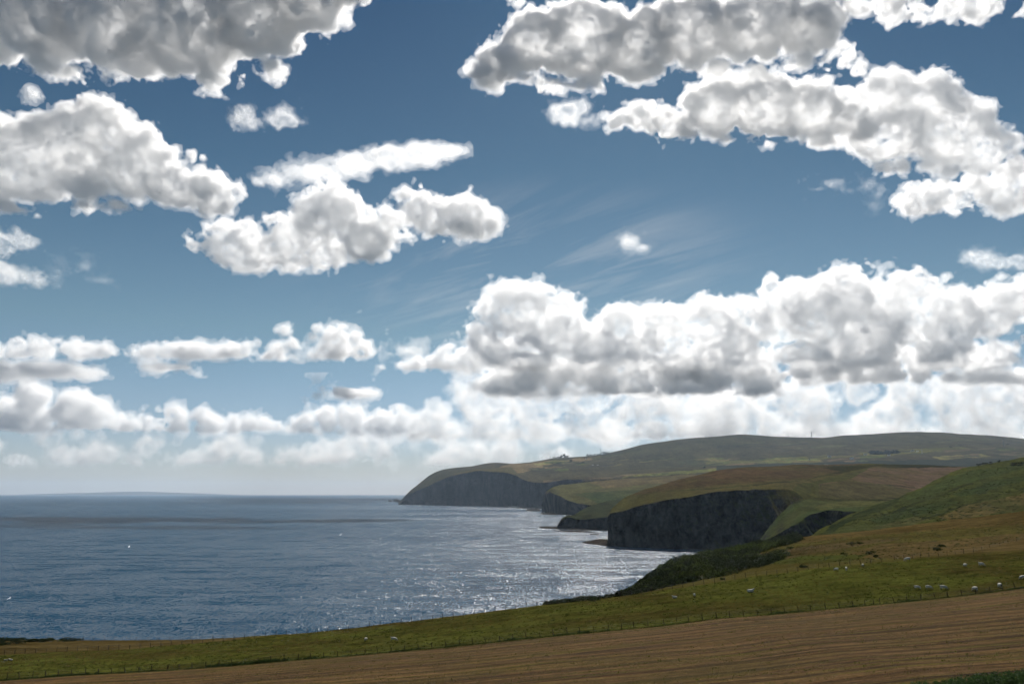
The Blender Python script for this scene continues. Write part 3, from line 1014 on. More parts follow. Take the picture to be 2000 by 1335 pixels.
# single gorse bushes on the slope
for i, (px, py, r, lab) in enumerate((
        (1544, 1072, 2.6, "round dark bush alone on the slope just right of the thicket"),
        (1513, 1078, 1.3, "small bush between the thicket and the round bush"),
        (1540, 1060, 1.6, "small low bush above the round bush near the brow"),
        (1570, 1108, 1.4, "small bush just behind the middle fence, left part"),
        (1664, 1064, 3.0, "low spreading dark bush in the middle of the upper slope"),
        (1680, 1062, 2.2, "low bush touching the spreading one on its right side"),
        (1698, 1082, 2.2, "round dark bush close behind the fence where it meets the boundary bank"),
        (1712, 1086, 1.3, "small bush right of the round one by the boundary bank"),
        (1648, 1082, 1.4, "small bush left of the round one by the boundary bank"),
        (1830, 1075, 1.8, "lower bush of a pair on the open slope at the right"),
        (1838, 1068, 2.0, "upper bush of a pair on the open slope at the right"),
        (1408, 1122, 1.1, "small bush tucked against the fence under the thicket"),
        (1412, 1131, 0.8, "tiny shrub in front of the middle fence below the thicket"))):
    g_ = ground(PAST, px, py)
    bush("gorse_bush", tuple(g_), r * .75, r * .6, 500, .16, seed=100 + i, label=lab, group="gorse bushes on the slope")
# rough tussocks over the upper slope
pts = scatter_on(PAST, [(1480, 1095), (1560, 1055), (1750, 1040), (2000, 1015), (2060, 1040), (1850, 1080), (1740, 1093), (1560, 1112)], 900, rs)
n_ = len(pts)
rad = np.stack([rs.uniform(.25, .9, n_), rs.uniform(.25, .9, n_), rs.uniform(.2, .5, n_)], -1) * (1 + 0.8 * (fbm(pts[:, 0], pts[:, 1], 15, 3, 2)))[:, None].clip(.3, 2)
V, Q = leaves(pts, rad, n_ * 30, 0.12, rs)
tag(mesh_obj("tussock_grass", V, Q, leafmat("rush_tussocks", (0.050, 0.055, 0.018))), "rough rush tussocks dotted over the upper slope", "rushes", kind="stuff")
# bracken clumps on the far hillside
HILL = SHEETS["bracken_hillside"]
pts = scatter_on(HILL, [(1650, 1025), (1750, 985), (1900, 918), (2050, 895), (2050, 1010), (1800, 1020)], 1100, rs)
n_ = len(pts)
big = (fbm(pts[:, 0], pts[:, 1], 70, 3, 21) * 1.6 + .7).clip(.15, 2.0)[:, None]
rad = np.stack([rs.uniform(.8, 2.4, n_), rs.uniform(.8, 2.4, n_), rs.uniform(.4, .9, n_)], -1) * big
V, Q = leaves(pts, rad, n_ * 45, 0.40, rs)
tag(mesh_obj("bracken", V, Q, leafmat("bracken_fronds", (0.030, 0.038, 0.013))), "dark bracken clumps covering the green hillside", "bracken", kind="stuff")


def blades(pts, h, w_, rs, mat, name, lab, cat, per=10, spread=.25, lean=.35):
    n = len(pts) * per
    c = np.repeat(pts, per, 0) + np.concatenate([rs.uniform(-spread, spread, (n, 2)), np.zeros((n, 1))], 1)
    a = rs.uniform(0, 2 * np.pi, n)
    hh = (np.repeat(h, per) if np.ndim(h) else np.full(n, h)) * rs.uniform(.5, 1.2, n)
    dirv = np.stack([np.cos(a), np.sin(a), np.zeros(n)], 1)
    side = np.stack([-np.sin(a), np.cos(a), np.zeros(n)], 1) * (w_ * rs.uniform(.6, 1.4, n))[:, None]
    up = np.zeros((n, 3))
    up[:, 2] = hh
    ln = dirv * (hh * rs.uniform(0, lean, n))[:, None]
    b0 = c - np.array([0, 0, .05])
    V = np.stack([b0 - side, b0 + side, c + up * .6 + ln * .5 + side * .8, c + up + ln], 1).reshape(-1, 3)
    return tag(mesh_obj(name, V, np.arange(4 * n).reshape(n, 4), mat), lab, cat, kind="stuff")


FBx, FBy = zip(*FB)


def near_line(px, Y=143.0, dy=0.0):
    return P(px, np.interp(px, FBx, FBy) + dy, Y)


# grass and weeds along the near fence
L_ = []
H_ = []
for k in range(4200):
    px = rs.uniform(-60, 2060)
    p = near_line(px)
    y = 143.0 + rs.normal(0, .35)
    p = np.array((p[0] * y / 143, y, ground_xy(PAST[:3], p[0], 143.0) if 0 else p[2] + (y - 143) * .0))
    tall = 1 + 2.2 * max(0, float(vn(px / 37, 3.3, 5))) + (2.2 if (405 < px < 555 or 1130 < px < 1150) else 0)
    L_.append(p)
    H_.append(.16 * tall * rs.uniform(.6, 1.3))
blades(np.array(L_), np.array(H_), .025, rs, M_WEED, "fence_weeds", "dark weeds and rank grass growing along the near fence", "weeds", per=12)
pts = np.array([near_line(rs.uniform(-60, 2060)) + np.array((0, rs.normal(-1.0, .5), 0.0)) for k in range(3800)])
pts[:, 2] += (143 - pts[:, 1]) * .085 - .03
blades(pts, .16, .03, rs, M_GRASS, "dry_grass", "strip of pale dry grass along the foot of the near fence", "grass", per=10)
# tall weed clump at the left
pts = []
for k in range(150):
    px = rs.uniform(400, 560)
    pts.append(near_line(px) + np.array((0, rs.normal(.2, .3), 0)))
V, Q = leaves(np.array(pts), np.tile(np.array([[.35, .35, .55]]), (150, 1)) * rs.uniform(.4, 1.3, (150, 1)), 9000, .07, rs, up=1.5)
tag(mesh_obj("dock_weeds", V, Q, M_WEED), "tall dark dock weeds clumped on the near fence at the left", "weeds", kind="stuff")
# nettles in the bottom right corner
rs = np.random.default_rng(6)


def field_z(x, y):
    i = np.argmin(np.abs(FV[0, :, 0] - x))
    j = np.argmin(np.abs(FV[:, 0, 1] - y))
    return FV[j, i, 2]


FPX, FPY = project(FV)
pts = []
for k in range(420):
    px = rs.uniform(1765, 2060)
    low = np.interp(px, [1765, 1900, 2060], [1352, 1348, 1340]) + rs.uniform(0, 40)
    d_ = np.where(FV[:, :, 1] > 8, (FPX - px) ** 2 + (FPY - low) ** 2, 1e12)
    pts.append(FV.reshape(-1, 3)[np.argmin(d_)] + np.array((rs.uniform(-.2, .2), rs.uniform(-.3, .3), 0)))
pts = np.array(pts)
PX_, PY_ = project(pts)
top = np.interp(PX_, [1765, 1850, 1900, 2060], [1338, 1328, 1319, 1303]) + rs.uniform(-5, 10, len(pts))
hts = ((PY_ - top) / F * pts[:, 1]).clip(.35, 2.4)
print("NETTLES", pts[:, 1].min(), pts[:, 1].max(), hts.mean())
n_ = len(pts)
cc = pts + np.stack([np.zeros(n_), np.zeros(n_), hts * .45], -1)
V, Q = leaves(cc, np.stack([np.full(n_, .35), np.full(n_, .35), hts * .55], -1), 26000, .075, rs)
nt_ = mesh_obj("nettles", V, Q, M_NETTLE)
tag(nt_, "bright green leafy nettles growing in the bottom right corner of the field", "nettles", kind="stuff")
# tufts all over the pasture
rsp = np.random.default_rng(15)
pts = scatter_on(PAST, [(-50, 1330)] + [(a, b - 1) for a, b in FB if 0 <= a <= 2000] + [(2060, 1140), (2060, 1072), (1740, 1096)] + [(a, b + 1) for a, b in FM[::-1] if 0 < a < 1740] + [(-50, 1282)], 9000, rsp)
pts = pts + np.stack([rsp.uniform(-.4, .4, len(pts)), rsp.uniform(-.4, .4, len(pts)), np.zeros(len(pts))], -1)
keep_ = fbm(pts[:, 0], pts[:, 1], 14, 3, 44) + rsp.uniform(-.4, .4, len(pts))
blades(pts[keep_ > .05], .20, .05, rsp, leafmat("tuft_blades", (0.046, 0.056, 0.013), .45), "pasture_tufts", "coarse green tufts of uneaten grass over the sheep pasture", "grass", per=9, spread=.3, lean=.6)
blades(pts[keep_ <= -.18], .18, .04, rsp, leafmat("seed_heads", (0.115, 0.085, 0.030), .45), "seed_grass", "tawny patches of seeding grass in the sheep pasture", "grass", per=9, spread=.4, lean=.5)
# clods, straw and tufts on the mown field
pts = []
rsf = np.random.default_rng(8)
for k in range(9000):
    Y = 143 - 100 * rsf.uniform() ** 1.3
    px = rsf.uniform(-20, 2020)
    x, y, z = ray(px, 1250)
    X = x * Y / y
    row = vn(X * .02, (Y + .03 * X) * 1.1, 4)
    if row < .05:
        continue
    pts.append((X, Y, field_z(X, Y)))
pts = np.array(pts)
h1 = len(pts) // 2
blades(pts[:h1], .14, .035, rsf, M_GRASS, "cut_straw", "loose cut straw lying in rows over the mown field", "straw", per=7, spread=.5, lean=2.5)
blades(pts[h1:], .12, .04, rsf, leafmat("regrowth_grass", (0.075, 0.085, 0.020), .4), "stubble_regrowth", "short green regrowth in lines across the mown field", "grass", per=6, spread=.5, lean=1)

# ------------------------------------------------------------------ fences
def post_mesh(h, r, lean=0.0, strainer=False):
    mb = MB()
    mb.tube([(0, 0, -.3), (lean * .5, 0, h * .55), (lean, 0, h - .02), (lean, 0, h)], [r * 1.05, r, r * .95, r * .6], 7)
    return mb


def fence(name, label, cat, line, zf, h, r, sag_n=3, jit=.25, leans=None, group=None, wires=(0.35, .7, .97), seed=0):
    """line: list of (x, y) post feet"""
    rr = random.Random(seed)
    feet = [(x, y, zf(x, y)) for x, y in line]
    cx, cy_, cz = feet[0]
    root = empty(name, (cx, cy_, cz))
    tag(root, label, cat, group)
    protos = [post_mesh(h, r * rr.uniform(.85, 1.2), rr.uniform(-.12, .12)) for _ in range(6)]
    pm = []
    for q in protos:
        o = q.build("post", M_WOOD, root)
        pm.append(o)
    used = set()
    tops = []
    for i, f in enumerate(feet):
        k = rr.randrange(6)
        if k not in used:
            o = pm[k]
            used.add(k)
        else:
            o = pm[k].copy()
            sc.collection.objects.link(o)
            o.parent = root
        s = rr.uniform(1 - jit * .5, 1 + jit * .5)
        o.location = (f[0] - cx, f[1] - cy_, f[2] - cz)
        o.scale = (1, 1, s)
        o.rotation_euler = (rr.uniform(-.05, .05), rr.uniform(-.06, .06) - (.07 if leans else 0), rr.uniform(0, 6.28) if not leans else 0)
        tops.append(s * h)
    for k in range(6):
        if k not in used:
            bpy.data.objects.remove(pm[k])
    for wz in wires:
        mb = MB()
        mb.tube([(f[0] - cx, f[1] - cy_, f[2] - cz + h * wz * .92) for f in feet], .006 if r > .05 else .008, 3)
        mb.build("wire", M_WIRE, root)
    return root


POSTS1 = [12, 37, 62, 88, 113, 139, 166, 191, 217, 243, 270, 295, 326, 349, 374, 401, 427, 453, 479, 504, 529, 555, 582, 606, 633, 659, 686, 713, 738, 764, 790, 817, 844, 871, 897, 923, 949, 976, 1002, 1028, 1055, 1081, 1108, 1133, 1161, 1188, 1214, 1239, 1266, 1298, 1323, 1346, 1373, 1400, 1426, 1453, 1481, 1508, 1534, 1561, 1584, 1613, 1640, 1667, 1690, 1708, 1720, 1748, 1773, 1800, 1828, 1852, 1880, 1907, 1935, 1960, 1984, 2012, 2040]
rj = random.Random(3)
f1 = [(near_line(px)[0], 143.15 + rj.uniform(-.05, .05)) for px in POSTS1]
fence("wire_fence", "long fence of short wooden posts and wire between the mown field and the pasture", "fence", f1, lambda x, y: ground_xy(PAST[:3], x, 143.1), 1.12, .062, leans=True, seed=1)


def fm(px, dY=0):
    y_ = np.interp(px, [a[0] for a in FM], [a[1] for a in FM])
    return tuple(P(px, y_, 185 + dY)[:2])


f2 = [fm(px) for px in np.arange(8, 1740, 20.4)]
fence("wire_fence", "farther post and wire fence along the seaward edge of the sheep pasture", "fence", f2, lambda x, y: ground_xy(PAST[86:96], x, y), 1.05, .055, seed=2)
f3 = []
for px in range(1748, 2060, 17):
    py = np.interp(px, [1740, 1840, 1900, 1950, 2000, 2060], [1094, 1086, 1078, 1066, 1052, 1040])
    g_ = ground(PAST, px, py)
    f3.append((g_[0], g_[1]))
fence("wire_fence", "wire fence climbing the bank behind the pasture at the far right", "fence", f3, lambda x, y: ground_xy(PAST, x, y), 1.1, .06, seed=3)
f4 = []
for px in np.arange(1480, 1606, 5.2):
    g_ = ground(PAST, px, np.interp(px, [1480, 1606], [1087, 1069]))
    f4.append((g_[0], g_[1]))
fence("wire_fence", "short run of tiny fence posts crossing the slope right of the gorse thicket", "fence", f4, lambda x, y: ground_xy(PAST, x, y), 1.3, .07, seed=4)
f5 = []
for px in np.arange(120, 470, 21):
    g_ = ground(PAST, px, np.interp(px, [120, 340, 470], [1250.5, 1251, 1245]))
    f5.append((g_[0], g_[1]))
fence("wire_fence", "low clifftop fence on the brown strip against the sea at the left", "fence", f5, lambda x, y: ground_xy(PAST, x, y), 1.05, .055, seed=5)
# a broken post leaning in the near fence
lp = near_line(324)
mb = MB()
mb.tube([(0, 0, -.2), (.35, 0, .45), (.55, 0, 1.2)], [.07, .06, .06], 6)
o = mb.build("leaning_post", M_STRAIN)
o.location = (lp[0], 142.9, lp[2])
tag(o, "broken post leaning far over in the near fence at the left", "post")

# ------------------------------------------------------------------ sheep
M_WOOL = simple("fleece", (0.62, 0.58, 0.50), var=0.18, scale=6)
M_FACE = simple("sheep_face", (0.30, 0.27, 0.23), var=0.2)
M_HOOF = simple("sheep_leg", (0.16, 0.14, 0.12), var=0.2)


def sheep_body(pose):
    """one continuous skin: trunk, neck, head, four jointed legs"""
    me = bpy.data.meshes.new("sheep")
    V, E, R = [], [], []

    def v(p, r, parent=None):
        V.append(p)
        R.append(r)
        if parent is not None:
            E.append((parent, len(V) - 1))
        return len(V) - 1
    lying = pose == 'lying'
    z = .30 if lying else .62
    pel = v((-.36, 0, z + .02), (.21, .21))
    mid = v((-.05, 0, z - .02), (.25, .25), pel)
    che = v((.28, 0, z), (.22, .23), mid)
    rump = v((-.52, 0, z + .02), (.13, .15), pel)
    v((-.60, 0, z - .12), (.04, .04), rump)
    if pose == 'grazing':
        n1 = v((.50, 0, z - .10), (.12, .12), che)
        n2 = v((.64, 0, z - .32), (.085, .085), n1)
        hd = v((.72, 0, z - .47), (.065, .07), n2)
        v((.80, 0, z - .58), (.04, .045), hd)
    else:
        n1 = v((.46, 0, z + .16), (.12, .12), che)
        n2 = v((.58, 0, z + .32), (.085, .085), n1)
        hd = v((.68, 0, z + .34), (.07, .07), n2)
        v((.82, 0, z + .26), (.04, .045), hd)
    for s in (-1, 1):
        a = v((hd and V[hd][0] - .05, s * .07, V[hd][2] + .05), (.025, .02), hd)
        v((V[hd][0] - .07, s * .15, V[hd][2] + .03), (.015, .01), a)
        if not lying:
            a = v((.30, s * .12, .42), (.075, .075), che)
            b = v((.31, s * .12, .24), (.035, .035), a)
            v((.30, s * .12, .02), (.028, .028), b)
            a = v((-.36, s * .12, .42), (.10, .09), pel)
            b = v((-.44, s * .12, .25), (.038, .038), a)
            v((-.40, s * .12, .02), (.028, .028), b)
        else:
            a = v((.36, s * .18, .10), (.05, .05), che)
            v((.52, s * .16, .05), (.03, .03), a)
            a = v((-.40, s * .22, .12), (.07, .06), pel)
            v((-.25, s * .26, .05), (.03, .03), a)
    me.from_pydata(V, E, [])
    o = bpy.data.objects.new("sheep", me)
    sc.collection.objects.link(o)
    md = o.modifiers.new("s", 'SKIN')
    for i, sv in enumerate(me.skin_vertices[0].data):
        sv.radius = R[i]
        sv.use_root = (i == 0)
    md2 = o.modifiers.new("u", 'SUBSURF')
    md2.levels = md2.render_levels = 2
    dg = bpy.context.evaluated_depsgraph_get()
    m2 = bpy.data.meshes.new_from_object(o.evaluated_get(dg))
    bpy.data.objects.remove(o)
    m2.materials.clear()
    for mt in (M_WOOL, M_FACE, M_HOOF):
        m2.materials.append(mt)
    hx = V[hd][0]
    for p in m2.polygons:
        p.use_smooth = True
        c = p.center
        if c.x > hx - .06 and (c - Vector(V[hd])).length < .24:
            p.material_index = 1
        elif c.z < (.30 if not lying else .09) and c.x < .45:
            p.material_index = 2
    rs_ = random.Random(4)
    for vv in m2.vertices:                       # woolly lumps
        if vv.co.z > .35 and vv.co.x < .45:
            k = .012 * float(vn(vv.co.x * 14, vv.co.y * 14 + vv.co.z * 9, 3))
            vv.co += vv.normal * k
    return m2


SM = {p: sheep_body(p) for p in ('grazing', 'standing', 'lying')}
for px, py, pose, rot, scl, lab in (
        (713, 1251, 'grazing', 75, 1.25, "sheep grazing with its rump to us at the lower left, left of a pair"),
        (768, 1251, 'grazing', -5, 1.35, "sheep grazing side-on at the lower left, right one of a pair"),
        (12, 1290, 'lying', 0, .9, "left one of two tiny sheep lying at the far left edge"),
        (22, 1289, 'lying', 180, .9, "right one of two tiny sheep lying at the far left edge"),
        (1319, 1167, 'lying', 180, 1.2, "white sheep lying down on its own below the gorse thicket"),
        (1358, 1165, 'grazing', 90, 1.25, "shaded sheep seen from behind, second from left below the thicket"),
        (1467, 1156, 'lying', 0, 1.6, "bright white sheep lying alone in mid pasture, right of the two below the thicket"),
        (1634, 1114, 'grazing', 120, 1.2, "sheep near the far fence, leftmost of the loose three"),
        (1652, 1113, 'grazing', 250, 1.35, "sheep near the far fence, middle of the loose three"),
        (1686, 1106, 'grazing', 80, 1.2, "sheep seen from behind near the far fence, rightmost of the loose three"),
        (1771, 1095, 'grazing', 180, 1.5, "sheep grazing on the brow at the top edge of the pasture, head to the left"),
        (1886, 1107, 'grazing', 85, 1.4, "sheep seen from behind high on the pasture at the right, left of a pair"),
        (1917, 1106, 'grazing', 0, 1.45, "sheep side-on high on the pasture at the right, right of a pair"),
        (1791, 1150, 'grazing', 0, 1.3, "leftmost sheep of the three grazing in a row above the near fence"),
        (1815, 1150, 'grazing', 0, 1.35, "middle sheep of the three grazing in a row above the near fence"),
        (1845, 1151, 'grazing', 0, 1.5, "rightmost sheep of the three grazing in a row above the near fence"),
        (1906, 1154, 'grazing', 95, 1.5, "white sheep seen from behind, standing right behind a post of the near fence"),
        (1954, 1147, 'grazing', 80, 1.5, "white sheep seen from behind near the fence, close to the right edge"),
        (1998, 1131, 'grazing', 180, 1.35, "sheep cut by the right edge of the picture")):
    g_ = ground(PAST, px, py)
    o = bpy.data.objects.new("sheep", SM[pose])
    sc.collection.objects.link(o)
    o.location = (g_[0], g_[1], g_[2] - .02)
    o.rotation_euler = (0, 0, math.radians(rot))
    o.scale = (scl * .76,) * 3
    tag(o, lab, "sheep", "sheep grazing in the pasture")

# ------------------------------------------------------------------ far trees, farms and masts
FAR = SHEETS["far_headland_hill"]


def tree(px, py, h, wd, label, group, V=FAR, conical=False, seed=0, name="tree"):
    rs_ = np.random.default_rng(seed)
    g_ = ground(V, px, py)
    root = empty(name, (g_[0], g_[1], g_[2] - .22 * h))
    tag(root, label, "tree", group)
    mb = MB()
    mb.tube([(0, 0, -h * .1), (0, 0, h * .35), (h * .02, 0, h * .8)], [h * .05, h * .035, h * .01], 6)
    for j in range(4):
        a = j * 1.7 + seed
        mb.tube([(0, 0, h * .3), (math.cos(a) * wd * .3, math.sin(a) * wd * .3, h * .6)], [h * .02, h * .008], 5)
    mb.build("trunk", M_BARK, root)
    m = 7
    t = rs_.uniform(0, 1, m)
    spread = (1 - t) if conical else np.sqrt(np.maximum(0, 1 - (t - .35) ** 2 * 1.9))
    cc = np.stack([rs_.uniform(-.4, .4, m) * wd * spread, rs_.uniform(-.4, .4, m) * wd * spread, (.04 + .76 * t) * h], -1)
    rr = np.stack([(.12 + .22 * spread) * wd, (.12 + .22 * spread) * wd, np.full(m, .17) * h], -1)
    Vv, Qq = leaves(cc, rr, 420, h * .10, rs_)
    mesh_obj("crown", Vv, Qq, M_TREE, root)
    return root


k_ = 0
for px, py, hp, wp, lab, con in ((1103, 891, 10, 12, "tall pointed tree topping the clump on the far headland skyline", True), (1097, 892, 7, 8, "tree on the left flank of the pointed skyline tree", False), (1109, 892, 6, 9, "tree on the right flank of the pointed skyline tree", False),
                                 (1085, 894, 4, 10, "low tree at the left end of the far skyline clump", False), (1091, 893, 4, 8, "low tree inside the far skyline clump, next to its left end", False),
                                 (1082, 906, 6, 14, "broad dark tree below the skyline clump, by the pale stubble", False), (1092, 906, 6, 10, "dark tree right beside the broad one below the skyline clump", False), (1115, 902, 7, 6, "narrow tree standing alone between the two far clumps", False),
                                 (1147, 890, 5, 6, "leftmost tree in the row leading to the rounded skyline grove", False), (1154, 890, 5, 7, "second tree in the row leading to the rounded skyline grove", False), (1160, 889, 5, 7, "third tree in the row leading to the rounded skyline grove", False), (1166, 889, 5, 7, "fourth tree in the row leading to the rounded skyline grove", False),
                                 (1173, 888, 6, 6, "tree at the foot of the skyline mast", False), (1181, 888, 9, 13, "big rounded tree at the right end of the skyline row", False), (1136, 905, 5, 16, "broad dark tree at the right end of the lower far clump", False), (1126, 906, 4, 12, "low dark tree inside the lower far clump", False),
                                 (1376, 914, 6, 5, "small lone tree on the dark field edge above the tall headland", False), (1855, 873, 4, 5, "tiny lone tree below the moor skyline at the right", False), (1968, 868, 3, 6, "tiny bush-like tree on the moor at the far right", False)):
    d_ = ground(FAR, px, py)[1]
    tree(px, py, hp * d_ / F, wp * d_ / F, lab, "trees on the far headland", conical=con, seed=k_)
    k_ += 1
for i in range(16):
    px = 1699 + i * 3.6 + (i % 3)
    d_ = ground(FAR, px, 887)[1]
    tree(px, 887 - i * .12, (9 + (i * 7 % 3)) * d_ / F, 8 * d_ / F, "conifer in the dark plantation block beside the white farmhouse on the moor", "plantation conifers", conical=False, seed=60 + i)
HIL = SHEETS["bracken_hillside"]
for px, py, hp, wp, lab in ((1912, 909, 5, 10, "left tree of the row on the crest of the bracken hillside"), (1924, 907, 6, 12, "middle tree of the row on the crest of the bracken hillside"), (1935, 905, 6, 10, "right tree of the row on the crest of the bracken hillside"),
                            (1952, 902, 6, 5, "small single tree near the crest, right of the row"), (1984, 909, 11, 14, "large dark tree on the hillside crest close to the right edge"), (1996, 908, 12, 16, "biggest dark tree on the hillside crest, at the right edge")):
    d_ = ground(HIL, px, py)[1]
    tree(px, py, hp * d_ / F, wp * d_ / F, lab, "trees on the hillside crest", V=HIL, seed=90 + int(px))

M_WHITE = simple("whitewash", (0.70, 0.69, 0.66), var=0.1)
M_SLATE = simple("slate_roof", (0.10, 0.10, 0.11), var=0.2)
M_GLASS = simple("window_pane", (0.03, 0.035, 0.04), rough=0.2, spec=0.5)


def farmhouse(px, py, wpx, label, V=FAR):
    g_ = ground(V, px, py)
    s = wpx * g_[1] / F / 12.0
    root = empty("farmhouse", (g_[0], g_[1], g_[2] - s), 0.15)
    root.scale = (s, s, s)
    tag(root, label, "house", "far white farmhouses")
    mb = MB()
    mb.box((0, 0, 1.9), (12, 6, 4.8))
    mb.add([(-6, -3, 4.3), (-6, 3, 4.3), (-6, 0, 6.7), (6, -3, 4.3), (6, 3, 4.3), (6, 0, 6.7)], [(0, 2, 1), (3, 4, 5)])
    mb.build("wall", M_WHITE, root)
    mb = MB()
    mb.add([(-6.3, -3.3, 4.15), (6.3, -3.3, 4.15), (6.3, 0, 6.85), (-6.3, 0, 6.85), (-6.3, 3.3, 4.15), (6.3, 3.3, 4.15)], [(0, 1, 2, 3), (3, 2, 5, 4)])
    rf = mb.build("roof", M_SLATE, root)
    for x in (-5.2, 5.2):
        mb = MB()
        mb.box((x, 0, 7.1), (.9, .8, 1.6))
        mb.build("chimney", M_WHITE, rf)
    for x in (-3.8, 3.8):
        mb = MB()
        mb.box((x, -3.0, 2.5), (1.2, .1, 1.6))
        mb.build("window", M_GLASS, root)
    mb = MB()
    mb.box((0, -3.0, 1.6), (1.1, .1, 2.3))
    mb.build("door", M_SLATE, root)


for px, py, wp, lab in ((1146, 896, 4, "tiny white farmhouse among trees on the far headland skyline"), (1158, 908, 3, "white speck of a farmhouse below the skyline row on the far headland"), (1166, 908, 2.5, "smaller white farmhouse right of the one below the skyline row"),
                        (1690, 888, 6, "white farmhouse at the left end of the dark conifer plantation"), (1736, 890, 5, "small white farmhouse below the right half of the plantation"), (1782, 881, 6, "pale farmhouse right of the plantation on the moor"), (1792, 881, 4, "small outbuilding-sized white house beside the pale farmhouse right of the plantation"),
                        (1620, 893, 6, "white farmhouse left of the plantation, low on the moor"), (1580, 898, 4, "small white farmhouse farthest left below the moor"), (1664, 896, 7, "long pale house below the plantation's left end"), (1614, 909, 5, "white cottage just over the brow of the tall headland")):
    farmhouse(px, py, wp, lab)

M_STEEL = simple("mast_steel", (0.20, 0.20, 0.21), rough=.6)


def mast(px, py, hp, label, cross=False, V=FAR):
    g_ = ground(V, px, py)
    k = g_[1] / F
    h = hp * k
    root = empty("lattice_mast", (g_[0], g_[1], g_[2] - .5 * k))
    tag(root, label, "mast", "masts on the far hills")
    w0 = .75 * k
    for sx, sy in ((-1, -1), (1, -1), (1, 1), (-1, 1)):
        mb = MB()
        mb.tube([(sx * w0, sy * w0, 0), (sx * w0 * .3, sy * w0 * .3, h)], .14 * k, 4)
        mb.build("leg", M_STEEL, root)
    mb = MB()
    for j in range(7):
        t0_, t1_ = j / 7, (j + 1) / 7
        a0, a1 = w0 * (1 - .7 * t0_), w0 * (1 - .7 * t1_)
        for s in (-1, 1):
            mb.tube([(-a0, s * a0, h * t0_), (a1, s * a1, h * t1_)], .08 * k, 3)
            mb.tube([(s * a0, -a0, h * t0_), (s * a1, a1, h * t1_)], .08 * k, 3)
    mb.build("bracing", M_STEEL, root)
    mb = MB()
    if cross:
        for q, l in ((.72, 1.7), (.85, 2.0), (.97, 1.4)):
            mb.tube([(-l * k, 0, h * q), (l * k, 0, h * q)], .12 * k, 4)
        mb.build("cross_arm", M_STEEL, root)
    else:
        mb.tube([(0, 0, h), (0, 0, h * 1.1)], .1 * k, 4)
        mb.box((0, 0, h * .93), (.9 * k, .9 * k, .5 * k))
        mb.build("antenna", M_STEEL, root)


mast(1173, 888, 13, "thin mast rising behind the row of trees on the far headland")
mast(1538, 854, 10, "short mast, left of the two on the moor skyline")
mast(1586, 855.5, 13, "taller mast, right of the two on the moor skyline", True)
mast(1961, 872, 14, "faint pylon standing against the moor at the far right", True)
mast(1800, 885, 9, "small faint pylon low on the moor right of the pale farmhouse", True)

# seabirds over the water
M_GULL = simple("gull_feathers", (0.75, 0.75, 0.75), var=.05)
for px, py, Y, rz, lab in ((252, 1067, 330, .4, "white gull gliding over the sea at the left"), (665, 1044, 420, -.5, "white gull gliding over the sea nearer the middle"), (18, 1168, 300, .1, "white gull low over the sea near the left edge")):
    p = P(px, py, Y)
    mb = MB()
    mb.tube([(-.3, 0, 0), (-.18, 0, .02), (0, 0, .03), (.16, 0, .04), (.25, 0, .03), (.31, 0, .01)], [.02, .07, .10, .07, .05, .01], 8)
    for s in (-1, 1):
        mb.add([(-.10, s * .06, .05), (.12, s * .06, .05), (.13, s * .38, .17), (-.04, s * .38, .17), (-.12, s * .80, .10), (-.02, s * .80, .10),
                (-.10, s * .06, .03), (.12, s * .06, .03), (.13, s * .38, .155), (-.04, s * .38, .155), (-.12, s * .80, .09), (-.02, s * .80, .09)],
               [(0, 1, 2, 3), (3, 2, 5, 4), (7, 6, 9, 8), (8, 9, 10, 11), (1, 7, 8, 2), (2, 8, 11, 5), (0, 3, 9, 6), (3, 4, 10, 9), (4, 5, 11, 10)])
    o = mb.build("gull", M_GULL, smooth=False)
    o.location = tuple(p)
    o.rotation_euler = (.25, 0, rz)
    o.scale = (1.6, 1.6, 1.6)
    tag(o, lab, "gull")

# ------------------------------------------------------------------ surf along the foot of the cliffs
M_FOAM = simple("sea_foam", (0.75, 0.78, 0.80), var=.1)
rsu = np.random.default_rng(12)
FV_, FQ_ = [], []
for line_, n_, wd_, sz_ in (([(1180, 1068), (1200, 1068.5), (1260, 1071), (1330, 1074), (1400, 1077)], 900, 9, 1.6),
                            ([(1140, 1067), (1165, 1068.5), (1190, 1069)], 260, 6, 1.3),
                            ([(1050, 1032), (1120, 1036.5), (1200, 1038.5)], 420, 8, 1.6),
                            ([(1060, 999.5), (1090, 1005), (1130, 1006)], 420, 22, 3.5),
                            ([(1010, 992), (1060, 993.5)], 200, 22, 4.0),
                            ([(780, 985.2), (850, 986.5), (950, 988.5), (1010, 991)], 900, 40, 5.5)):
    lx, ly = zip(*line_)
    for k in range(n_):
        px = rsu.uniform(lx[0], lx[-1])
        py = np.interp(px, lx, ly)
        Y = ysea(px, py) + abs(rsu.normal(0, 1)) * -wd_ * .6 + wd_ * .5
        X = (px - 1000) / (F * CP - (H / 2 - py) * SP) * Y
        if vn(X / (wd_ * 4), 0.5, 3) < -.35:
            continue
        s_ = sz_ * rsu.uniform(.3, 1)
        a_ = len(FV_)
        for dx, dy in ((-1.6, -.4), (1.3, -.6), (1.7, .5), (-1.1, .6)):
            FV_.append((X + dx * s_, Y + dy * s_, .12 + rsu.uniform(0, .25)))
        FQ_.append((a_, a_ + 1, a_ + 2, a_ + 3))
tag(mesh_obj("surf_foam", FV_, FQ_, M_FOAM), "thin white surf breaking along the foot of the cliffs", "surf", kind="stuff")

# ------------------------------------------------------------------ clouds: real volumes of scattering water droplets
rng = np.random.default_rng(5)
TILE = {}


def bweights(f):
    return (1 - f) ** 3 / 6, (3 * f ** 3 - 6 * f * f + 4) / 6, (-3 * f ** 3 + 3 * f * f + 3 * f + 1) / 6, f ** 3 / 6


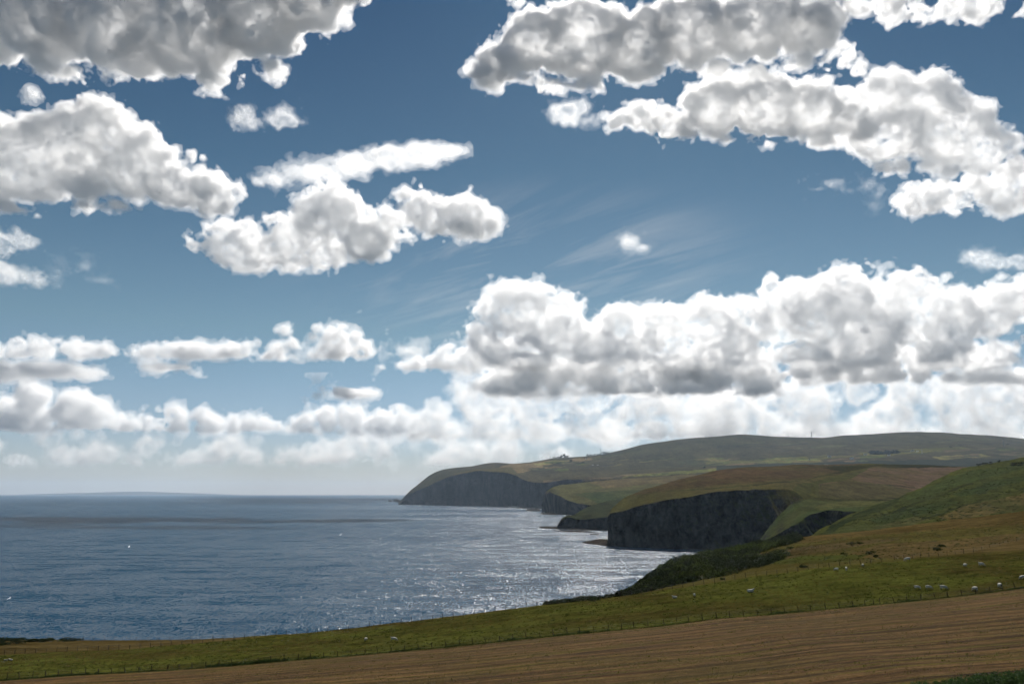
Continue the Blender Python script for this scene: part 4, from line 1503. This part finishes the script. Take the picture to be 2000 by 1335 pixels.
def noise3(shape, wl):
    if wl <= 13 and min(shape) > 1:
        m = max(8, int(round(128 / wl)))
        T = 128
        if m not in TILE:
            Lt = np.random.default_rng(m).standard_normal((m, m, m)).astype(np.float32)
            t = np.arange(T) * m / T
            i = np.floor(t).astype(int)
            M = np.zeros((T, m), np.float32)
            r = np.arange(T)
            for j, wv in enumerate(bweights(t - i)):
                M[r, (i + j) % m] += wv
            for _ in range(3):
                Lt = np.tensordot(M, Lt, (1, 2))
            TILE[m] = Lt * 1.9
        o = rng.integers(0, T, 3)
        return TILE[m][np.ix_(*[(np.arange(k) + a) % T for k, a in zip(shape, o)])]
    Ms = []
    for n in shape:
        m = int(n / wl) + 5
        t = (np.arange(n) + rng.uniform(0, wl)) / wl
        i = np.clip(np.floor(t).astype(int), 0, m - 4)
        M = np.zeros((n, m), np.float32)
        r = np.arange(n)
        for j, wv in enumerate(bweights(t - np.floor(t))):
            M[r, i + j] = wv
        Ms.append(M)
    Lt = rng.standard_normal([M.shape[1] for M in Ms]).astype(np.float32)
    for M in Ms[::-1]:
        Lt = np.tensordot(M, Lt, (1, 2))
    return Lt * 1.9


def cloud_mat(mfp, g=0.45):
    m = bpy.data.materials.new("cloud_droplets")
    m.use_nodes = True
    t = m.node_tree
    t.nodes.clear()
    o = t.nodes.new("ShaderNodeOutputMaterial")
    v = t.nodes.new("ShaderNodeVolumeScatter")
    v.inputs['Density'].default_value = 1 / mfp
    v.inputs['Anisotropy'].default_value = g
    v.inputs['Color'].default_value = (1, 1, 1, 1)
    t.links.new(v.outputs[0], o.inputs['Volume'])
    return m


def cloud(label, D, blobs, base, mfp=0.0072, vox=1.8, amp=1.0, sub=10, seed=1, depthf=0.75, shell=3.0, dec=0.68, rearr=0.0, thin=2.3, core=6, name="cumulus_cloud"):
    """blobs: (px, py, r_px[, ry_px[, depth offset in radii]]); mfp in units of D"""
    global rng
    rng = np.random.default_rng(seed)
    h = vox * D / F
    sp = []
    zb = P(1000, base, D)[2]
    for b in blobs:
        px, py, r = b[:3]
        ry = b[3] if len(b) > 3 else r
        r, ry = r * 0.95, ry * 0.93
        dy = b[4] if len(b) > 4 else 0
        c = P(px, py, D + dy * r * D / F)
        R, RZ = r * D / F, ry * D / F
        sp.append((c, R, RZ, R * depthf))
        for k in range(sub):
            v = rng.standard_normal(3)
            v /= np.linalg.norm(v)
            v[2] = abs(v[2]) - 0.15
            q = rng.uniform(.25, .5)
            cc = c + v * np.array([R, R * depthf, RZ]) * 0.9
            s_ = min(R, RZ) * q
            sp.append((cc, s_, s_, s_))
    lo = np.min([c - np.array([R, RD, RZ]) * 1.25 for c, R, RZ, RD in sp], 0) - 12 * h
    hi = np.max([c + np.array([R, RD, RZ]) * 1.25 for c, R, RZ, RD in sp], 0) + 12 * h
    n = np.ceil((hi - lo) / h).astype(int)
    f = np.full(n, -1e3, np.float32)
    rm = np.mean([min(s[1], s[2]) for s in sp[::sub + 1]]) / h
    k = 0.30 * rm
    for c, R, RZ, RD in sp:
        pad = 4.5 * k * h
        ext = np.array([R, RD, RZ]) + pad
        a = np.maximum(((c - ext - lo) / h).astype(int), 0)
        b = np.minimum(((c + ext - lo) / h).astype(int) + 1, n)
        if (b <= a).any():
            continue
        g = [(np.arange(a[i], b[i]) * h + lo[i] - c[i]).astype(np.float32) for i in range(3)]
        q = np.sqrt((g[0] / R)[:, None, None] ** 2 + (g[1] / RD)[None, :, None] ** 2 + (g[2] / RZ)[None, None, :] ** 2)
        s = (1 - q) * min(R, RZ, RD) / h
        v = f[a[0]:b[0], a[1]:b[1], a[2]:b[2]]
        hh = np.clip(0.5 + 0.5 * (s - v) / k, 0, 1)
        f[a[0]:b[0], a[1]:b[1], a[2]:b[2]] = v * (1 - hh) + s * hh + k * hh * (1 - hh)
    f = np.maximum(f, -5 * k)
    zz = np.arange(n[2], dtype=np.float32) - (zb - lo[2]) / h
    zz = zz[None, None, :] + noise3((n[0], n[1], 1), rm * 0.8) * 0.12 * rm
    f = np.minimum(f, zz)
    wl, A = rm * 1.0, 0.40 * rm * amp
    while wl > 2.5:
        f += A * (0.8 * (np.abs(noise3(n, wl)) - 0.62) + 0.35 * noise3(n, wl * 0.8))
        wl *= 0.5
        A *= dec
    f = np.minimum(f, zz * 1.2 + 0.10 * rm)
    o = None
    fr = noise3(n, 24) * 1.1 + noise3(n, 12) * 1.1 + noise3(n, 6) + noise3(n, 3) * 0.7
    for sh in (0, 1, 2):
        ff = np.minimum(f, core - f) if core else f      # inside hollowed out so sunlight leaks through and brightens the front
        ff = ff + (-2.3, 0.3, 2.6)[sh] * shell / 3 + fr * (0.25, .8, 1.9)[sh] * shell / 3
        ff[0] = ff[-1] = -5
        ff[:, 0] = ff[:, -1] = -5
        ff[:, :, 0] = ff[:, :, -1] = -5
        gr = openvdb.FloatGrid()
        gr.copyFromArray(np.ascontiguousarray(-np.clip(ff, -6, 6)))
        pts, quads = gr.convertToQuads(isovalue=0.0)
        p = mesh_obj(name if not sh else "cloud_fringe", pts * h + lo, quads, cloud_mat(mfp * D * (1, thin, thin * 2.4)[sh]), parent=o)
        if not sh:
            o = tag(p, label, "cloud", "cumulus clouds")
    print("CLOUD", label[:30], list(n), len(quads))
    return o


def fill(top, bot, n, rr, seed, dj=1.2, pw=1.6):
    """random billows packed inside a cloud outline"""
    r_ = np.random.default_rng(seed)
    x0, x1 = top[0][0], top[-1][0]
    tx, ty = zip(*top)
    bx, by = zip(*bot)
    out = []
    for k in range(n):
        for _ in range(60):
            r = rr[0] + (rr[1] - rr[0]) * r_.uniform() ** pw
            x = r_.uniform(x0, x1)
            t = max(np.interp(x, tx, ty), np.interp(x - r * .6, tx, ty), np.interp(x + r * .6, tx, ty))
            b = np.interp(x, bx, by)
            if b - t < r * 1.1:
                r = (b - t) / 1.1
            if r < rr[0] * 0.45:
                continue
            lo_, hi_ = t + r * .95, b - r * .3
            y = lo_ if (hi_ < lo_ or r_.uniform() < .45) else r_.uniform(lo_, hi_)
            if k % 4 == 0:                       # flat underside
                y = b - r * .12
            out.append((x, y, r, r * r_.uniform(.75, 1.0), r_.uniform(-dj, dj)))
            break
    return out


# top left, seen from below
cloud("huge cloud across the top left corner with a dark grey underside", 5000, [(-40, 30, 120, 95), (90, 50, 110, 75), (230, 60, 120, 95), (370, 60, 120, 95), (500, 30, 105, 95), (600, -10, 95, 90), (680, -50, 60, 80)] + fill([(-120, -90), (760, -90)], [(-120, 140), (60, 130), (200, 165), (300, 168), (400, 165), (520, 150), (600, 120), (680, 90), (740, 20), (760, 0)], 26, (18, 50), 21), 146, seed=21, sub=4, core=14, mfp=0.0085, depthf=1.0)
cloud("big billowing cloud at the left edge with a small tower on its top", 5600, [(60, 320, 105, 90), (150, 290, 95, 95), (200, 270, 80, 75), (270, 325, 85, 75), (340, 360, 80, 45), (-30, 320, 100)] + fill([(-100, 260), (0, 235), (20, 205), (60, 170), (90, 170), (120, 200), (180, 180), (230, 190), (270, 215), (300, 250), (360, 275), (420, 320), (460, 345), (468, 380)], [(-100, 425), (100, 425), (240, 428), (290, 405), (380, 400), (468, 395)], 40, (13, 40), 12), 420, seed=12, sub=4, core=8)
cloud("lumpy mid-sized cloud with a tall neck joining the thin streak above", 4800, fill([(355, 470), (400, 430), (480, 400), (540, 410), (580, 390), (600, 350), (640, 345), (680, 355), (700, 380), (740, 400), (755, 440)], [(355, 480), (450, 490), (500, 515), (560, 525), (640, 500), (700, 480), (755, 470)], 60, (14, 50), 4), 520, seed=4, sub=3)
cloud("twin puffs of white cloud, rightmost in the row left of centre", 4800, fill([(748, 400), (770, 365), (820, 355), (860, 385), (885, 370), (930, 370), (960, 400), (980, 440)], [(748, 450), (800, 470), (850, 452), (900, 450), (980, 448)], 36, (12, 40), 8), 465, seed=8, sub=3)
cloud("long thin slanting streak of cloud left of centre", 4500, [(540, 349, 38, 8), (620, 336, 50, 15), (600, 330, 12, 12), (690, 320, 48, 20), (760, 308, 50, 26), (820, 303, 50, 24), (870, 298, 40, 14)], 372, seed=14, sub=4, mfp=0.02, amp=0.8)
cloud("left one of two small fluffy cloud puffs high up", 4400, [(470, 228, 26, 22), (492, 242, 18, 13)], 262, seed=15, mfp=0.03, vox=1.6, sub=5, amp=1.3)
cloud("right one of two small fluffy cloud puffs high up", 4400, [(548, 230, 26, 20), (572, 240, 18, 11)], 258, seed=16, mfp=0.03, vox=1.6, sub=5, amp=1.3)
cloud("large heavy cloud top right of centre, its left half grey beneath", 36000, [(1050, 80, 80, 75), (1140, 80, 100, 95), (1240, 90, 90, 80), (1350, 60, 100, 80), (1470, 50, 110, 75), (1570, 60, 80, 60)] + fill([(900, 130), (940, 80), (960, 40), (1000, 0), (1040, -80), (1640, -80), (1650, 60), (1690, 95)], [(900, 135), (1000, 160), (1060, 185), (1150, 180), (1250, 185), (1310, 160), (1400, 140), (1500, 130), (1600, 125), (1690, 110)], 34, (16, 44), 31), 176, seed=31, sub=4, core=11, mfp=0.0075)
cloud("dark-bellied cloud below the big top one, right of centre", 37000, [(1240, 230, 36, 28), (1310, 240, 50, 32), (1400, 210, 75, 62), (1490, 205, 90, 68), (1580, 215, 80, 60), (1650, 240, 50, 30)] + fill([(1190, 220), (1250, 190), (1320, 200), (1340, 160), (1400, 140), (1470, 130), (1560, 135), (1640, 140), (1680, 170), (1700, 220)], [(1190, 265), (1280, 280), (1400, 270), (1500, 285), (1600, 280), (1700, 270)], 30, (12, 34), 32), 278, seed=32, sub=4, core=9, mfp=0.0078)
cloud("tall sunlit cloud with a rounded shoulder on the right", 37500, [(1720, 190, 65, 58), (1800, 205, 70, 62), (1740, 265, 85, 55), (1850, 250, 85, 85), (1920, 290, 60, 55)] + fill([(1640, 150), (1660, 130), (1740, 120), (1800, 135), (1860, 140), (1920, 200), (1970, 240), (1990, 280), (1995, 310)], [(1640, 260), (1660, 300), (1720, 335), (1800, 345), (1900, 345), (1995, 330)], 34, (12, 36), 33), 342, seed=33, sub=4, core=6)
cloud("cloud low at the right edge with a dark flat base, under the tall one", 38500, fill([(1755, 385), (1780, 345), (1850, 345), (1950, 320), (2060, 300)], [(1755, 400), (1850, 415), (2060, 412)], 40, (15, 45), 34), 410, seed=34, sub=3)
cloud("flat cloud strip cut by the top right edge of the sky", 35000, fill([(1600, -90), (2060, -90)], [(1600, 10), (1700, 18), (1800, 40), (1900, 35), (2060, 35)], 36, (20, 50), 35), 36, seed=35, sub=3)
cloud("small ragged scrap of cloud under the big top cloud's left end", 36500, [(1105, 222, 36, 24), (1130, 212, 26, 18), (1150, 235, 14, 9)], 256, seed=36, mfp=0.035, sub=5, amp=1.3)
cloud("tiny lone cloud in the open blue right of centre", 4300, [(1230, 474, 24, 14), (1250, 484, 14, 6)], 489, seed=37, mfp=0.03, vox=1.6, sub=5)
cloud("tiny shredded wisp right of the open blue, under the tall cloud", 5200, [(1600, 368, 14, 6), (1625, 358, 16, 7)], 376, seed=38, mfp=0.05, vox=1.6, sub=5, amp=1.4)
cloud("torn wisp hanging left of the low right-edge cloud", 5200, [(1700, 360, 16, 9), (1722, 372, 15, 13), (1708, 400, 10, 4)], 416, seed=39, mfp=0.07, vox=1.6, sub=5, amp=1.4)
cloud("thin ragged cloud at the right edge above the big bank", 39000, [(1905, 502, 28, 14), (1940, 512, 34, 12), (1990, 512, 40, 14)], 527, seed=40, mfp=0.04, vox=1.6, sub=6, amp=1.3)
cloud("ragged pale cloud at the left edge, above the lower bands", 5600, [(-5, 480, 50, 30), (45, 470, 32, 20), (20, 538, 62, 12), (-20, 525, 40, 18)], 552, seed=41, mfp=0.03, vox=1.7, sub=6, amp=1.1)
cloud("faint torn scrap beside the ragged cloud at the left edge", 5600, [(135, 530, 26, 6), (165, 520, 16, 10), (195, 547, 18, 3)], 552, seed=42, mfp=0.09, vox=1.6, sub=5, amp=1.3)
# the big bank on the right, in rows that get farther and lower
cloud("long towering white cloud bank filling the right above the hills", 42000, fill([(925, 640), (940, 590), (965, 552), (1010, 540), (1070, 552), (1120, 578), (1200, 595), (1280, 588), (1340, 575), (1420, 572), (1460, 556), (1540, 545), (1590, 542), (1630, 512), (1665, 518), (1690, 490), (1715, 512), (1740, 528), (1800, 516), (1880, 542), (1960, 550), (2000, 536), (2080, 536)], [(925, 690), (1100, 710), (1300, 705), (1500, 712), (2080, 716)], 230, (13, 62), 51), 712, seed=51, sub=3, core=5.5, mfp=0.0078)
cloud("bright cloud shoulder trailing off the left end of the big bank", 43000, fill([(745,713),(800,700),(860,670),(920,655),(1000,665),(1060,700)],[(745,718),(900,722),(1060,722)], 50, (9,34), 56), 720, seed=56, sub=3)
cloud("dark flat cloud layer under the left part of the big bank", 44000, fill([(960, 712), (1010, 690), (1100, 688), (1250, 695), (1400, 695), (1500, 705)], [(960, 765), (1500, 772)], 70, (18, 42), 52), 770, seed=52, sub=3, core=9)
cloud("grey stretched cloud under the right part of the big bank", 45000, fill([(1300, 690), (1400, 680), (1700, 672), (2080, 665)], [(1300, 745), (2080, 748)], 90, (16, 40), 53), 745, seed=53, sub=3, core=9)
cloud("pale broken cloud row above the far hills, left half", 52000, fill([(790, 812), (830, 780), (860, 738), (920, 733), (1000, 745), (1040, 750), (1200, 745), (1420, 745)], [(790, 855), (1420, 860)], 130, (14, 46), 54), 858, seed=54, sub=3, mfp=0.02)
cloud("pale broken cloud row above the far hills, right half", 52000, fill([(1380, 750), (1450, 745), (1550, 730), (1700, 728), (1850, 730), (2080, 728)], [(1380, 860), (2080, 860)], 140, (14, 48), 55), 858, seed=55, sub=3, mfp=0.02)
# left side, low
cloud("long flat-bottomed cloud band crossing the lower left sky", 9500, fill([(235, 685), (300, 665), (380, 665), (440, 670), (480, 640), (540, 630), (660, 632), (700, 640), (745, 682)], [(235, 690), (400, 692), (530, 706), (600, 697), (745, 688)], 70, (8, 32), 61), 698, seed=61, sub=3)
cloud("low cloud band touching the left edge, above the flat lens", 9500, fill([(-60, 665), (40, 652), (110, 655), (170, 665), (225, 672)], [(-60, 700), (225, 690)], 36, (8, 24), 62), 699, seed=62, sub=3)
cloud("smooth flat lens of cloud at the left edge", 9500, [(-20, 724, 90, 14), (70, 723, 80, 12), (150, 727, 45, 6)], 735, seed=63, sub=3, amp=0.6)
cloud("small flat white lens of cloud alone over the sea", 9000, [(680, 766, 50, 12), (650, 769, 30, 6), (710, 769, 28, 6)], 777, seed=64, sub=3, amp=0.6, vox=1.6)
cloud("small flat streak of cloud under the long left band", 9500, [(325, 718, 38, 6), (350, 718, 20, 4)], 725, seed=65, sub=3, amp=0.6, vox=1.6)
cloud("short thin streak of cloud left of the big bank", 9000, [(795, 685, 26, 7), (775, 690, 18, 4)], 695, seed=66, sub=4, amp=1.0, vox=1.6, mfp=0.02)
cloud("rounded pale cumulus low at the far left over the sea", 24000, fill([(-60, 775), (20, 765), (60, 745), (140, 742), (190, 770), (235, 805)], [(-60, 840), (235, 838)], 50, (12, 40), 67), 838, seed=67, sub=3)
cloud("pale low cumulus over the sea, second from the left", 24000, fill([(250, 815), (290, 795), (330, 785), (400, 790), (440, 810), (560, 805)], [(250, 842), (560, 845)], 46, (9, 26), 68), 842, seed=68, sub=3)
cloud("pale low cumulus over the sea just left of the far headland", 24000, fill([(560, 815), (620, 790), (680, 785), (730, 800), (770, 785), (810, 800)], [(560, 845), (810, 846)], 46, (9, 26), 69), 846, seed=69, sub=3)
cloud("faint hazy cloud bank lowest over the sea horizon", 60000, fill([(-60, 845), (120, 830), (260, 850), (420, 840), (600, 850), (760, 840), (950, 855)], [(-60, 905), (950, 905)], 80, (9, 34), 70, dj=2.5), 905, seed=70, mfp=0.022, sub=3, vox=1.9)
cloud("faint hazy cloud bank lowest behind the hills", 60000, fill([(900, 850), (1080, 825), (1300, 815), (1500, 822), (1750, 815), (2080, 820)], [(900, 900), (2080, 895)], 80, (9, 34), 71, dj=2.5), 905, seed=71, mfp=0.022, sub=3, vox=1.9)

# ------------------------------------------------------------------ air
hm = bpy.data.materials.new("air_haze")
hm.use_nodes = True
ht = hm.node_tree
ht.nodes.clear()
ho = ht.nodes.new("ShaderNodeOutputMaterial")
hv = ht.nodes.new("ShaderNodeVolumePrincipled")
hv.inputs['Color'].default_value = (0.62, 0.80, 1.0, 1)
hv.inputs['Density'].default_value = 1.6e-5
hv.inputs['Anisotropy'].default_value = 0.3
ht.links.new(hv.outputs[0], ho.inputs['Volume'])
hz = MB()
hz.box((0, 25000, 399), (130000, 51200, 802))
tag(hz.build("haze", hm), kind="stuff")
